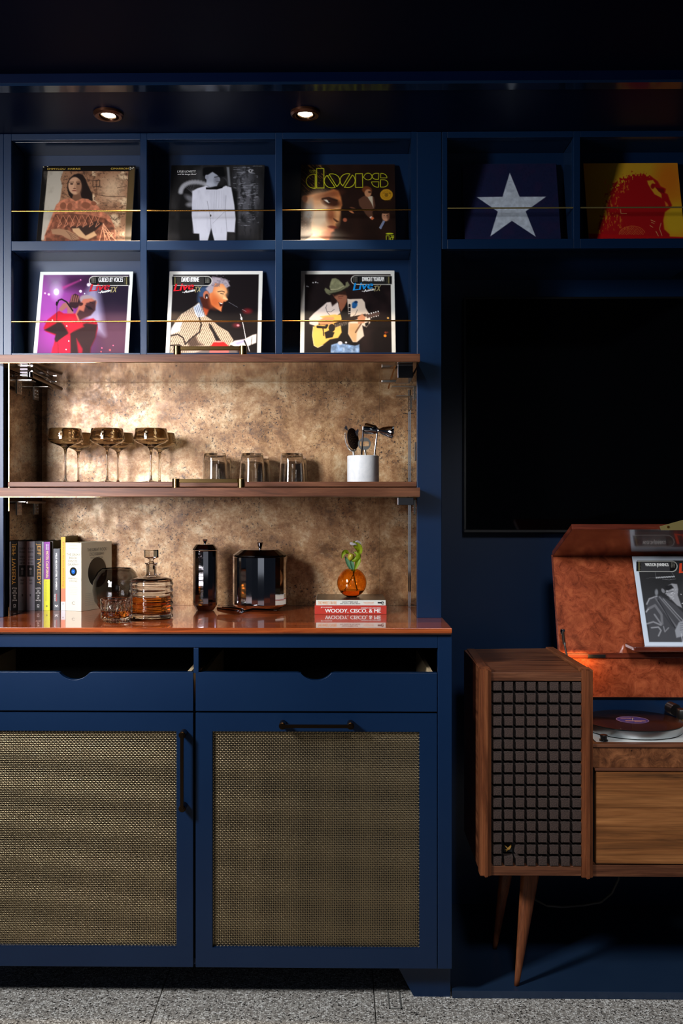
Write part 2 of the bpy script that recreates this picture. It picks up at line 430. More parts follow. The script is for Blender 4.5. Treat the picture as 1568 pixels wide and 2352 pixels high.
d1 = lift_door('walnut lift-up door raised flat under the cubbies, just below the man with the red guitar', H+.4321, H+.4575, (407, 558))
d2 = lift_door('walnut lift-up door raised flat directly beneath the glassware shelf', H+.0174, H+.0468, (404, 554))

# lift hardware
def bracket(t, side, y, z, dy=.05, tab=.05):
    X = NL if side < 0 else NR; s = -side
    bm = bmesh.new()
    bm_box(bm, min(X+s*.0005, X+s*.003), max(X+s*.0005, X+s*.003), y, y+dy, z-.045, z)
    bm_box(bm, min(X+s*.001, X+s*tab), max(X+s*.001, X+s*tab), y, y+dy, z-.002, z+.0008)
    b = from_bm('bracket', bm, M['steel'], t)
    bm = bmesh.new()
    for i in range(3):
        for j in range(2):
            bm_rod(bm, (X+s*.003, y+.013+j*.024, z-.012-i*.012), (X+s*.0052, y+.013+j*.024, z-.012-i*.012), .0032, seg=10)
    from_bm('screws', bm, M['chrome'], b)
    return b
hl = thing('lift_mechanism', 'zinc brackets and slide arm at the left end under the topmost raised door', 'hinge', (NL+.05, 3.3, H+.36))
bracket(hl, -1, 3.235, H+.408); bracket(hl, -1, 3.42, H+.408)
a, b = P(70, 862, 3.14), P(140, 893, 3.46)
rod('slide_arm', a, b, .0065, M['bronze'], hl); rod('slide_arm', a+Vector((.004, 0, .012)), P(120, 876, 3.40), .004, M['gunmetal'], hl)
lathe('pivot', [(0, 0), (.008, 0), (.008, .016), (0, .016)], (a.x, a.y, a.z-.006), M['gunmetal'], hl, 18)
bm = bmesh.new(); c = P(56, 855, 3.16)
for k in range(3): bm_box(bm, c.x-.012, c.x+.012, c.y-.006, c.y+.02, c.z-.012+k*.009, c.z-.008+k*.009)
from_bm('knuckle', bm, M['strainer'], hl)
for k, px in enumerate((112, 124)):
    c = P(px, 877, 3.40); box('clip', c.x-.01, c.x+.01, 3.395, 3.41, c.z-.0015, c.z+.0015, M['chrome'], hl, 0)
hr = thing('lift_mechanism', 'boxed lift arm and brackets at the right end under the topmost raised door', 'hinge', (NR-.05, 3.3, H+.36))
a = P(913, 868, 3.05); b = P(948, 834, 3.05)
box('housing', a.x, b.x, 3.05, 3.2, a.z, H+.4315, M['gunmetal'], hr)
prism('side_plate', [P(907, 834, 3.055), P(911, 834, 3.055), P(893, 893, 3.4), P(890, 893, 3.4)], (0, 0, .004), M['brass'], hr)
bracket(hr, 1, 3.235, H+.385, tab=.075); bracket(hr, 1, 3.40, H+.372, tab=.05)
c = P(888, 877, 3.3); box('arm', c.x-.018, c.x+.03, 3.28, 3.31, c.z-.004, c.z+.004, M['steel'], hr)
hm = thing('lift_mechanism', 'zinc bracket at the left end under the lower raised door, above the books', 'hinge', (NL+.02, 3.3, H-.05))
bracket(hm, -1, 3.235, H+.004, tab=.03); bracket(hm, -1, 3.42, H+.004, tab=.03)
box('link', NL+.028, NL+.034, 3.25, 3.45, H-.002, H+.006, M['steel'], hm)
ho = thing('lift_mechanism', 'small dark lift box at the right end under the lower raised door', 'hinge', (NR-.02, 3.3, H-.05))
a = P(913, 1160, 3.06); b = P(950, 1150, 3.06)
box('housing', a.x, b.x, 3.06, 3.2, a.z, H+.017, M['gunmetal'], ho)
bracket(ho, 1, 3.235, H+.008, tab=.03)

# ------------------------------------------------------------------ right record shelf
T = thing('record_shelf', 'navy wall shelf with record cubbies above the black television', 'shelf', (1.0, WB-.01, sz(571)))
xr = sx(1013.5)+.0012
zb_, zl_ = Z_(571.5, U, 1100), Z_(549, U, 1100)
zt2 = Z_(316, U, 1100); XE = sx(1621)+.03
box('stile', xr, sx(1027), U, U+.022, zb_, zt, nv, T); box('stile', sx(1316.5), sx(1332), U, U+.022, zb_, zt, nv, T)
box('stile', sx(1621), XE, U, U+.022, zb_, zt, nv, T)
for (a, b) in ((1027, 1316.5), (1332, 1621)):
    box('rail', sx(a), sx(b), U, U+.0205, zt2, zt, nv, T); box('rail', sx(a), sx(b), U, U+.0205, zb_, zl_, nv, T)
    rod('brass_rail', (sx(a)+.0002, U+.004, Z_(477, U, 1150)), (sx(b)-.0002, U+.004, Z_(477, U, 1150)), .0024, M['brass_old'], T)
    box('back_panel', sx(a)-.008, sx(b)+.008, CB, CB+.012, zb_+.0205, zt, nv, T, 0)
    box('shelf_board', sx(a), sx(b), U+.0215, CB-.0005, zt2, zt2+.02, M['navy_gloss'], T)
for p, wd in ((1027-10, 10), (1316.5, 15.5), (1621, 8)): box('divider', sx(p), sx(p+wd), U+.0225, CB-.0005, zb_+.0205, zt2-.0005, M['navy_gloss'], T)
box('shelf_board', xr, XE, U+.0225, WB-.001, zb_, zb_+.02, M['navy_gloss'], T)

# ------------------------------------------------------------------ television
T = thing('television', 'large black flat television on the navy wall behind the record console', 'television', (1.2, WB-.03, Z_(1223, 3.53, 1100)))
x0, z0, z1 = X_(1065, 3.53), Z_(1223, 3.53, 1100), Z_(682, 3.53, 1100)
box('casing', x0, x0+1.35, 3.531, WB-.012, z0, z1, M['plastic'], T, .002)
box('screen', x0+.008, x0+1.342, 3.529, 3.5312, z0+.010, z1-.008, plain('television_glass', (2, 2, 3), .06), T, 0)
box('bezel', x0, x0+1.35, 3.5275, 3.531, z0, z0+.0095, M['plastic'], T, .001); box('bezel', x0, x0+.0075, 3.5275, 3.531, z0+.01, z1, M['plastic'], T, .001)
box('bracket', x0+.4, x0+.9, WB-.012, WB-.0005, z0+.2, z1-.2, M['gap'], T, 0)

# ------------------------------------------------------------------ bar cabinet
def lx(p): return X_(p, L)
def lz(p, px=775): return Z_(p, L, px)
xc0, xc1 = lx(-144), lx(1037.5)
zc0, zc1 = lz(2224), CT-.0185
T = thing('bar_cabinet', 'low navy bar cabinet with two open drawers and bronze mesh doors', 'cabinet', (-.4, 3.2, 0))
box('side_panel', xc1-.02, xc1, L+.021, WB-.001, zc0, zc1, nv, T); box('side_panel', xc0, xc0+.02, L+.021, WB-.001, zc0, zc1, nv, T)
box('bottom_panel', xc0+.021, xc1-.021, L+.021, WB-.001, zc0, zc0+.018, nv, T)
box('back_panel', xc0+.021, xc1-.021, WB-.012, WB-.001, zc0+.019, zc1, M['gap'], T, 0)
box('stile', lx(1005), xc1, L, L+.02, zc0, zc1, nv, T); box('stile', xc0, lx(-110), L, L+.02, zc0, zc1, nv, T)
box('rail', lx(-110), lx(1005), L, L+.0195, lz(1488), zc1, nv, T)
box('divider', lx(444.5), lx(456), L, L+.5, lz(1547), lz(1488.5), nv, T)
box('rail', lx(-109), lx(1004.5), L+.022, L+.045, lz(1640), lz(1631), M['gap'], T, 0)
box('shelf_board', xc0+.021, xc1-.021, L+.046, WB-.013, lz(1640), lz(1631), M['gap'], T, 0)
box('divider', lx(446)-.008, lx(446)+.008, L+.0225, WB-.013, zc0+.019, lz(1641), M['gap'], T, 0)
for s_ in (1, -1):
    a = [(905, 2224), (950, 2288), (1034, 2288), (1034, 2224)]
    if s_ < 0: a = [(893-q, r) for q, r in a]
    pts = [P(q, r, 2.96) for q, r in a]
    for p in pts: p.z = 0. if p.z < .03 else zc0-.0005
    for p in pts: p.y = 2.96
    prism('foot', pts, (0, .06, 0), nv, T)
    prism('foot', [Vector((p.x, p.y+.5, p.z)) for p in pts], (0, .06, 0), nv, T)
box('inner_liner', xc0+.021, xc1-.021, L+.04, WB-.013, zc1-.012, zc1-.001, M['gap'], T, 0)
def drawer(pl, pr, pc):
    zt_, zb2 = lz(1545), lz(1634); pts = []
    xl, xr_, xc = lx(pl), lx(pr), lx(pc); r = .040; hw = .0465; dep = .0235
    R = (hw*hw+dep*dep)/(2*dep)
    pts += [(xl, zb2), (xr_, zb2), (xr_, zt_), (xc+hw+.008, zt_), (xc+hw+.002, zt_-.0015)]
    a0 = math.asin(hw*.97/R)
    for i in range(15):
        a = a0-2*a0*i/14; pts.append((xc+R*math.sin(a), zt_-.0015-(math.cos(a)-math.cos(a0))*R))
    pts += [(xc-hw-.002, zt_-.0015), (xc-hw-.008, zt_), (xl, zt_)]
    d = prism('drawer', [Vector((a, L, b)) for a, b in pts], (0, .02, 0), nv, T, .0008)
    for x in (xl+.014, xr_-.022): box('drawer_side', x, x+.012, L+.0205, L+.5, zb2+.004, zt_-.002, M['birch'], d, .0008)
    box('drawer_back', xl+.027, xr_-.023, L+.488, L+.5, zb2+.004, zt_-.004, M['gap'], d, 0)  # back and bottom matt black: shade of the recess put into the colour
    box('drawer_bottom', xl+.027, xr_-.023, L+.0205, L+.487, zb2+.004, zb2+.01, M['gap'], d, 0)
drawer(449, 1003.5, 725.5); drawer(-108, 443.5, 170.5)
def woven(name, x0, x1, z0, z1, y, pitch, parent):
    "flat woven wire: every wire is a square bar crimped over and under its neighbours"
    nx, nz = int((x1-x0)/pitch), int((z1-z0)/pitch); V, Fc = [], []; base = 0
    w_, t_, amp = pitch*.215, pitch*.13, pitch*.15
    for direc in (0, 1):
        nw, nl = (nz, nx) if direc == 0 else (nx, nz)
        k = np.arange(2*nl+1); s_ = (k*.5)*pitch
        for i in range(nw):
            off = (i+.5)*pitch
            yy = y+amp*np.cos(PI*(k*.5+i))*np.where(k % 2 == 0, 1, 0)*(1 if direc == 0 else -1)
            ring = np.zeros((len(k), 4, 3))
            for j, (da, db) in enumerate(((-w_, -t_*.4), (0, -t_*1.6), (w_, -t_*.4), (0, t_))):
                if direc == 0: ring[:, j, 0] = x0+s_; ring[:, j, 2] = z0+off+da
                else: ring[:, j, 2] = z0+s_; ring[:, j, 0] = x0+off+da
                ring[:, j, 1] = yy+db
            V.append(ring.reshape(-1, 3))
            q = np.arange(len(k)-1)[:, None]*4+base
            for j in range(2):
                j2 = j+1
                Fc.append(np.stack([q[:, 0]+j, q[:, 0]+j2, q[:, 0]+4+j2, q[:, 0]+4+j], 1))
            base += len(k)*4
    V = np.concatenate(V); Fc = np.concatenate(Fc)
    me = bpy.data.meshes.new(name); me.vertices.add(len(V)); me.vertices.foreach_set('co', V.ravel())
    me.loops.add(len(Fc)*4); me.loops.foreach_set('vertex_index', Fc.ravel().astype(np.int32))
    me.polygons.add(len(Fc)); me.polygons.foreach_set('loop_start', np.arange(len(Fc), dtype=np.int32)*4)
    me.update(); o = link(name, me, M['mesh'], parent); o['kind'] = 'stuff'; return o
def pull(a, b, parent):
    a, b = Vector(a), Vector(b); bm = bmesh.new(); d = (b-a).normalized()
    for c in (a, b):
        bm_rod(bm, c+Vector((0, -.0005, 0)), c+Vector((0, -.036, 0)), .0105, seg=28)
        bm_rod(bm, c+Vector((0, -.036, 0)), c+Vector((0, -.039, 0)), .0105, .0085, seg=28)
        bm_rod(bm, c+Vector((0, -.0385, 0)), c+Vector((0, -.0425, 0)), .0058, seg=20)
    r = bmesh.ops.create_cube(bm, size=1.); ctr = (a+b)/2+Vector((0, -.0375, 0)); Ln = (b-a).length
    ex = (Ln+.004, .009, .0095) if abs(d.x) > .5 else (.0095, .009, Ln+.004)
    for v_ in r['verts']: v_.co = Vector((ctr.x+v_.co.x*ex[0], ctr.y+v_.co.y*ex[1], ctr.z+v_.co.z*ex[2]))
    return from_bm('handle', bm, M['bronze'], parent)
def mesh_door(pl, pr, ml, mr):
    zt_, zb2, mt, mb = lz(1638.5), lz(2224), lz(1681), lz(2178)
    bm = bmesh.new(); x0, x1, a, b = lx(pl), lx(pr), lx(ml), lx(mr)
    o_ = [(x0, zb2), (x1, zb2), (x1, zt_), (x0, zt_)]; i_ = [(a, mb), (b, mb), (b, mt), (a, mt)]
    vo = {}
    for y in (L, L+.02):
        vo[y] = ([bm.verts.new((p[0], y, p[1])) for p in o_], [bm.verts.new((p[0], y, p[1])) for p in i_])
    for k in range(4):
        k2 = (k+1) % 4
        for y in (L, L+.02): bm.faces.new((vo[y][0][k], vo[y][0][k2], vo[y][1][k2], vo[y][1][k]))
        for g in (0, 1): bm.faces.new((vo[L][g][k], vo[L][g][k2], vo[L+.02][g][k2], vo[L+.02][g][k]))
    bmesh.ops.recalc_face_normals(bm, faces=list(bm.faces))
    bmesh.ops.bevel(bm, geom=list(bm.edges), offset=.0009, segments=2, affect='EDGES')
    d = from_bm('door', bm, nv, T)
    woven('wire_mesh', a-.002, b+.002, mb-.002, mt+.002, L+.012, .00535, d)
    box('backing', a-.01, b+.01, L+.0205, L+.022, mb-.01, mt+.01, M['gap'], d, 0)
    return d
dr = mesh_door(449, 1003.5, 488, 963); dl = mesh_door(-108, 443.5, -71, 405)
zh = lz(1665+3, 725)
c0, c1 = P(642+7, 1665, L-.02), P(808-3, 1665, L-.02); pull((c0.x, L, c0.z), (c1.x, L, c1.z), dr)
c0, c1 = P(420, 1686, L-.02), P(420, 1854, L-.02); pull((c0.x, L, c1.z), (c0.x, L, c0.z), dl)

# countertop
T = thing('countertop', 'glossy red-brown walnut countertop of the bar cabinet', 'countertop', (-.4, 3.2, CT-.018))
xk = X_(1037.8, 2.885)
box('slab', xc0-.004, xk, 2.885, WB-.001, CT-.0142, CT, M['counter'], T, .0012)
box('edge_strip', xc0-.003, xk-.0015, 2.888, WB-.002, CT-.0183, CT-.0143, M['walnut_x'], T, .0008)

# ------------------------------------------------------------------ recessed downlights
for i, (px, py, lb) in enumerate(((249, 257, 'bronze-rimmed recessed downlight above the left cubby column, glowing'),
                                   (701, 252, 'bronze-rimmed recessed downlight above the third cubby column, glowing'))):
    Y = 2.985; c = P(px, py, Y)
    t = thing('downlight', lb, 'downlight', (c.x, Y, ZS))
    tilt = Matrix.Translation((c.x, Y, ZS-.004)) @ Matrix.Rotation(.10 if i == 0 else .03, 4, 'Y') @ Matrix.Rotation(-.12, 4, 'X')
    lathe('trim_ring', [(.028, 0), (.032, -.006), (.040, -.006), (.0455, -.001), (.0455, .006), (.028, .006)], (0, 0, 0), plain('bronze_ring', (96, 58, 40), .3, .8), t, 48, None, True, True, Matrix.Translation((c.x, Y, ZS-.006)))
    lathe('gimbal', [(.0215, 0), (.0235, -.004), (.0262, -.003), (.0262, .004), (.0215, .004)], (0, 0, 0), M['bronze'], t, 40, None, True, True, tilt)
    lathe('lens', [(0, -.001), (.020, -.001), (.0208, .001), (0, .001)], (0, 0, 0), M['lens'], t, 32, None, False, True, tilt)
    l = bpy.data.lights.new('downlight_beam', 'SPOT'); l.energy = (28, 25)[i]; l.color = (1, .80, .58); l.spot_size = math.radians(76); l.spot_blend = .45
    l.shadow_soft_size = .018
    o = bpy.data.objects.new('downlight_beam', l); COL.objects.link(o); o.location = (c.x, Y, ZS-.016); aim(o, (c.x+.02, Y+.09, 1.0))
# ------------------------------------------------------------------ record console
K = 2.85
def kx(p): return X_(p, K)
def kz(p, px=1230): return Z_(p, K, px)
T = thing('record_console', 'walnut record console with foam speaker grille and raised burl lid', 'record console', (X_(1400, 3.0), 3.05, .023))
zb0, zt0 = kz(2013), kz(1537)
KB = 3.24; XE = X_(1830, K)
wz, wx, wy = M['walnut_z'], M['walnut_x'], M['walnut_y']
def post(a, b, top, bot, nm='post'):
    x0, x1 = kx(a), kx(b); bm = bmesh.new(); bm_box(bm, x0, x1, K-.012, K+.04, kz(bot), kz(top))
    bmesh.ops.bevel(bm, geom=[e for e in bm.edges if abs(e.verts[0].co.z-e.verts[1].co.z) > .1 and e.verts[0].co.y < K], offset=.012, segments=6, affect='EDGES')
    bmesh.ops.bevel(bm, geom=[e for e in bm.edges if abs(e.verts[0].co.z-e.verts[1].co.z) < .01 and min(v_.co.y for v_ in e.verts) < K+.03], offset=.003, segments=2, affect='EDGES')
    return from_bm(nm, bm, wz, T)
post(1102, 1128, 1536, 2014); post(1335, 1361, 1537, 2017); post(1790, 1816, 1537, 2017)
box('rail', kx(1128), kx(1335), K+.002, K+.03, kz(1564.5), kz(1545), wx, T, .001)
box('rail', kx(1128), kx(1335), K+.002, K+.03, kz(2012), kz(1989.5), wx, T, .001)
box('rail', kx(1361), kx(1790), K+.002, K+.03, kz(2014.5, 1450), kz(1988, 1450), wx, T, .001)
box('side_panel', kx(1105), kx(1128)-.002, K+.041, KB, zb0, zt0-.003, M['walnut_y'], T, .001)
box('side_panel', kx(1336), kx(1360), K+.041, KB, zb0, zt0-.02, M['walnut_y'], T, .001)
box('side_panel', kx(1791), kx(1815), K+.041, KB, zb0, zt0-.003, M['walnut_y'], T, .001)
box('bottom_panel', kx(1129), kx(1335), K+.031, KB, zb0, zb0+.02, M['black'], T, 0)
box('bottom_panel', kx(1361), kx(1790), K+.031, KB, zb0, zb0+.02, M['black'], T, 0)
box('back_panel', kx(1129), kx(1335), KB-.012, KB-.001, zb0+.021, zt0-.03, M['black'], T, 0)
box('back_panel', kx(1361), kx(1790), KB-.012, KB-.001, zb0+.021, zt0-.03, M['navy'], T, 0)
prism('top_panel', [P(1128, 1545.5, K+.001), P(1335, 1545.5, K+.001), P(1254, 1489, KB), P(1084, 1491, KB)], (0, 0, -.016), wx, T)
def beam(a, b, c, d, yb):
    return prism('top_beam', [P(a, 1538, K+.005), P(b, 1538, K+.005), P(d, yb, KB), P(c, yb, KB)], (0, 0, -.022), wy, T, .003)
beam(1104, 1126, 1071, 1090, 1489.5); beam(1337, 1359, 1252, 1271, 1485.5)
# grille of foam cubes
g = box('grille_backing', kx(1128)+.001, kx(1335)-.001, K+.034, K+.045, kz(1989), kz(1565), M['gap'], T, 0)
bm = bmesh.new(); pw = (X_(1335, K)-X_(1152.3, K))/7; ph = (kz(1586.5)-kz(1989))/15
fw, fh, bw, dp = .0119, .0121, .0142, .034
v8 = [bm.verts.new(p) for p in ((-fw, 0, -fh), (fw, 0, -fh), (fw, 0, fh), (-fw, 0, fh), (-bw, dp, -bw), (bw, dp, -bw), (bw, dp, bw), (-bw, dp, bw))]
for f in ((0, 1, 2, 3), (0, 4, 5, 1), (1, 5, 6, 2), (2, 6, 7, 3), (3, 7, 4, 0)): bm.faces.new([v8[k] for k in f])
bmesh.ops.recalc_face_normals(bm, faces=list(bm.faces))
bmesh.ops.bevel(bm, geom=[e for e in bm.edges if all(v_.co.y < .001 for v_ in e.verts)], offset=.0018, segments=2, affect='EDGES')
cme = bpy.data.meshes.new('foam_cube'); bm.to_mesh(cme); bm.free(); cme.materials.append(M['foam'])
gx0 = X_(1152.3, K)-fw-.0005; gz0 = kz(1586.5)+fh
for r in range(16):
    for c in range(8):
        if r == 14 and c == 1: continue
        o = bpy.data.objects.new('foam_cube', cme); COL.objects.link(o); o.parent = T
        o.location = Vector((gx0+c*pw, K-.001+random.uniform(-.0008, .0008), gz0-r*ph))-ORG[T.name]
# gold bird emblem in the free cell
ex, ez = gx0+pw, gz0-14*ph
bird = [(-.9, .8), (-.45, .45), (-.05, .0), (.3, .3), (.62, .75), (.82, 1.0), (.86, .5), (.7, .0), (.5, -.25), (.62, -.3), (.45, -.42), (.2, -.5), (-.15, -.75), (-.5, -1.1), (-.35, -.7), (-.8, -.6), (-.4, -.42), (-.15, -.15), (-.55, .2)]
box('emblem_plate', ex-.0125, ex+.0125, K+.020, K+.0335, ez-.0125, ez+.0125, M['gap'], T, 0)
prism('bird_emblem', [Vector((ex+a*.0115, K+.019, ez+b*.0105)) for a, b in bird], (0, -.0016, 0), M['gold'], T)
# middle bay: deck, fascias, lower door
xd = kx(1361)+.0006; XM = kx(1790)-.0006
dz = Z_(1708.7, 2.865, 1450)
box('deck', xd, XM, K+.0325, KB-.013, dz-.022, dz-.004, wx, T, .001)
box('fascia_rail', xd, XM, K+.004, K+.032, kz(1718, 1450), kz(1710, 1450), wx, T, .002)
box('fascia_panel', xd, XM, K+.010, K+.028, kz(1765, 1450), kz(1718.3, 1450), M['figured'], T, .0005)
box('fascia_rail', kx(1366), XM, K-.002, K+.028, kz(1771, 1450), kz(1765.3, 1450), wx, T, .001)
box('door', kx(1369), XM-.004, K+.003, K+.022, kz(1985, 1450), kz(1772, 1450), M['stripe'], T, .001)
box('inner_back', xd, XM, KB-.034, KB-.022, Z_(1601, 3.21, 1450), Z_(1495, 3.21, 1450), M['burl'], T, .0006)
box('shadow_gap', kx(1361.5), kx(1367), K+.0225, K+.04, kz(1985, 1450), kz(1772, 1450), M['gap'], T, 0)
# lid
lid = prism('lid', [P(1268, 1278, 3.30), P(1284, 1500, 3.20), P(1800, 1500, 3.20), P(1800, 1278, 3.30)], (0, .017, .005), M['burl'], T, .0008)
prism('lid_rim', [P(1283.5, 1500.5, 3.198), P(1283.5, 1511, 3.198), P(1800, 1511, 3.198), P(1800, 1500.5, 3.198)], (0, .02, 0), M['lid_wood'], lid, .001)
prism('lid_edge', [P(1265.5, 1278, 3.30), P(1281, 1509, 3.20), P(1284, 1509, 3.20), P(1268, 1278, 3.30)], (0, -.003, .0), M['lid_wood'], lid, 0)
box('magnet_plate', X_(1350, 3.196), X_(1390, 3.196), 3.1945, 3.198, Z_(1511, 3.196, 1370), Z_(1503.5, 3.196, 1370), M['plastic'], lid, .001)
flap = prism('lid_flap', [P(1268, 1278, 3.299), P(1313, 1216, 3.03), P(1800, 1216, 3.03), P(1800, 1278, 3.299)], (-.0, .006, .0165), M['lid_wood'], T, .0015)
box('ledge', X_(1454, 3.11), X_(1800, 3.11), 3.10, 3.198, Z_(1497, 3.10, 1500), Z_(1486.5, 3.10, 1500), M['lid_wood'], lid, .003)
pl = [P(1514, 1209, 3.026), P(1517, 1218, 3.026), P(1640, 1218, 3.026), P(1640, 1180, 3.026), P(1568, 1194, 3.026)]
bp = prism('brass_plate', pl, (0, -.003, 0), M['brass_old'], T, .0005)
c = P(1534, 1210.5, 3.023); lathe('screw', [(0, -.0012), (.0036, -.0012), (.0042, 0), (0, 0)], (0, 0, 0), M['brass'], bp, 16, tf=Matrix.Translation((c.x, 3.022, c.z)) @ Matrix.Rotation(-PI/2, 4, 'X'))
rod('lid_stay', P(1293, 1462, 3.165), P(1302, 1509, 3.09), .0030, M['alu'], T)
rod('stay_sleeve', P(1292, 1447, 3.185), P(1295.5, 1478, 3.13), .0052, M['steel'], T)
c = P(1292, 1449, 3.18); lathe('stay_pivot', [(0, -.01), (.007, -.01), (.008, 0), (.007, .006), (0, .006)], (c.x, c.y, c.z), M['chrome'], T, 18)
# legs
def leg(tx, ty, Yt, fx_, fy, Yf, r0, nm='leg'):
    f = P(fx_, fy, Yf); t = P(tx, ty, Yt); d = (t-f); f.z = .0235; d = t-f; top = f+d*((zb0-f.z)/d.z)
    bm = bmesh.new(); n = 22; prof = [(0, .0075), (.05, .0085), (.45, r0*.62), (.85, r0*.95), (1, r0)]; rings = []
    for (s_, r) in prof:
        p = f+(top-f)*s_; rings.append([bm.verts.new((p.x+r*math.cos(2*PI*i/n), p.y+r*.8*math.sin(2*PI*i/n), p.z)) for i in range(n)])
    for A, B in zip(rings, rings[1:]):
        for i in range(n): bm.faces.new((A[i], A[(i+1) % n], B[(i+1) % n], B[i]))
    bm.faces.new(rings[0][::-1]); bm.faces.new(rings[-1]); bmesh.ops.recalc_face_normals(bm, faces=list(bm.faces))
    return from_bm(nm, bm, wz, T, True)
leg(1216, 2013, 3.01, 1186, 2260, 2.984, .0295); leg(1160, 2013, 3.19, 1136, 2180, 3.23, .0265)
leg(1760, 2013, 3.01, 1790, 2264, 2.984, .0295); leg(1700, 2013, 3.19, 1724, 2180, 3.23, .0265)
pts = [P(1424, 1990, 3.2), P(1420, 2020, 3.2), P(1404, 2052, 3.2), P(1380, 2072, 3.2), P(1340, 2079, 3.2), P(1290, 2083, 3.2), P(1255, 2080, 3.2), P(1228, 2066, 3.22), P(1215, 2040, 3.24)]
tag(tube('power_cable', pts, .0042, plain('braided_cable', (46, 44, 42), .7), None, 8), 'black braided power cable looping beneath the record console', 'cable')
l = bpy.data.lights.new('console_glow', 'AREA'); l.shape = 'RECTANGLE'; l.size = .10; l.size_y = .02; l.energy = .35; l.color = (1, .52, .16)
o = bpy.data.objects.new('console_glow', l); COL.objects.link(o); o.location = (kx(1361)+.03, 3.165, Z_(1506, 3.165, 1450)); o.rotation_euler = (.35, 0, 0)

# turntable, record, waylon-style sleeve
T2 = thing('turntable', 'turntable with white top plate and aluminium platter in the record console', 'turntable', (X_(1452, 3.05), 3.05, dz-.004))
cxp = X_(1452, 3.05)
box('top_plate', X_(1374, 2.868), X_(1374, 2.868)+.44, 2.868, 3.20, dz-.0035, dz, M['white'], T2, .0012)
lathe('platter', [(0, 0), (.140, 0), (.1475, .003), (.1485, .006), (.1485, .024), (.1465, .026), (0, .026)], (cxp, 3.05, dz+.001), M['alu'], T2, 96)
c = P(1386, 1702, 2.90)
lathe('knob', [(0, 0), (.0125, 0), (.0125, .003), (.0095, .005), (.0105, .014), (.0115, .016), (.011, .018), (0, .018)], (c.x, 2.90, dz+.0003), M['plastic'], T2, 36)
c = P(1568, 1640, 3.12); z = c.z
ta = lathe('tonearm_pivot', [(0, -.055), (.012, -.055), (.012, -.02), (.019, -.018), (.021, .012), (.019, .016), (0, .016)], (c.x, 3.12, z), M['plastic'], T2, 36)
lathe('pivot_ring', [(.0192, -.0155), (.0205, -.0155), (.0205, -.008), (.0192, -.008)], (c.x, 3.12, z-.006), M['brass'], ta, 36, None, True)
rod('counterweight', (c.x-.012, 3.15, z+.006), (c.x-.020, 3.185, z+.008), .019, M['plastic'], T2, None, 28)
rod('tonearm_tube', (c.x+.002, 3.101, z+.002), (c.x+.035, 2.93, z-.006), .0045, M['bronze'], T2)
rod('bearing', (c.x+.004, 3.099, z+.004), (c.x+.004, 3.088, z+.004), .006, M['brass'], T2)
VR = thing('vinyl_record', 'black vinyl record with a violet centre label lying on the turntable platter', 'record', (cxp, 3.05, dz+.0273))
m = N('vinyl'); v = m.coord(); sp = m.n('ShaderNodeVectorMath', operation='LENGTH'); m.l(v, sp.inputs[0])
wv = m.n('ShaderNodeMath', operation='MULTIPLY'); m.l(sp.outputs['Value'], wv.inputs[0]); wv.inputs[1].default_value = 3800
sn = m.n('ShaderNodeMath', operation='SINE'); m.l(wv.outputs[0], sn.inputs[0]); m.bump(sn.outputs[0], .25, .0002)
m.b.inputs[BC].default_value = lin((12, 10, 10)); m.b.inputs['Roughness'].default_value = .16; M['vinyl'] = m.m
lathe('disc', [(0, 0), (.150, 0), (.1508, .0009), (.150, .0018), (.053, .0016), (0, .0016)], (cxp, 3.05, dz+.0273), M['vinyl'], VR, 128)
lb = lathe('label', [(0, 0), (.0495, 0), (.0495, .0003), (0, .0003)], (cxp, 3.05, dz+.0291), cm((58, 52, 128), .5), VR, 64)
lathe('label_ring', [(.0470, 0), (.0480, 0), (.0480, .0002), (.0470, .0002)], (cxp, 3.05, dz+.02945), cm((190, 150, 150), .5), lb, 64, None, True)
for (x, y, wd, ht) in ((-.030, .020, .042, .006), (-.026, -.018, .062, .006), (-.002, -.030, .022, .005)):
    box('label_band', cxp+x, cxp+x+wd, 3.05+y, 3.05+y+ht, dz+.02942, dz+.02955, cm((226, 168, 130)), lb, 0)
rod('spindle', (cxp, 3.05, dz+.029), (cxp, 3.05, dz+.037), .0034, M['chrome'], T2)

# ------------------------------------------------------------------ glassware on the shelf
SH = H+.0682
def coupe(x, Y, lbl):
    t = thing('coupe_glass', lbl, 'glass', (x, Y, SH), 'smoky coupes on the walnut shelf')
    k = 1.0
    prof = [(0, 0), (.030, 0), (.030, .0012), (.018, .0026), (.0055, .0060), (.0036, .014), (.0032, .075), (.0036, .098), (.0060, .110), (.014, .1175), (.030, .124), (.048, .131), (.0565, .1385), (.0572, .143), (.0540, .158), (.0518, .1755),
            (.0512, .1766), (.0506, .1755), (.0526, .158), (.0556, .144), (.0545, .1405), (.046, .1335), (.028, .1265), (.010, .1215), (0, .1205)]
    lathe('bowl_and_stem', prof, (x, Y, SH), M['smoke'], t, 64)
    return t
YF, YR = 3.225, 3.435
g0 = coupe(X_(150, YF), YF, 'smoky coupe glass, front row, leftmost on the walnut shelf')
pos = [(246, YF, 'smoky coupe glass, front row, second from the left'), (346.5, YF, 'smoky coupe glass, front row, third from the left'),
       (179.5, YR, 'smoky coupe glass standing behind the leftmost one'), (271, YR, 'smoky coupe glass standing behind the second of the front row'), (366.5, YR, 'smoky coupe glass standing behind the third, nearest the tumblers')]
for px, Y, lb in pos: dup(g0, (X_(px, Y), Y, SH), lb)
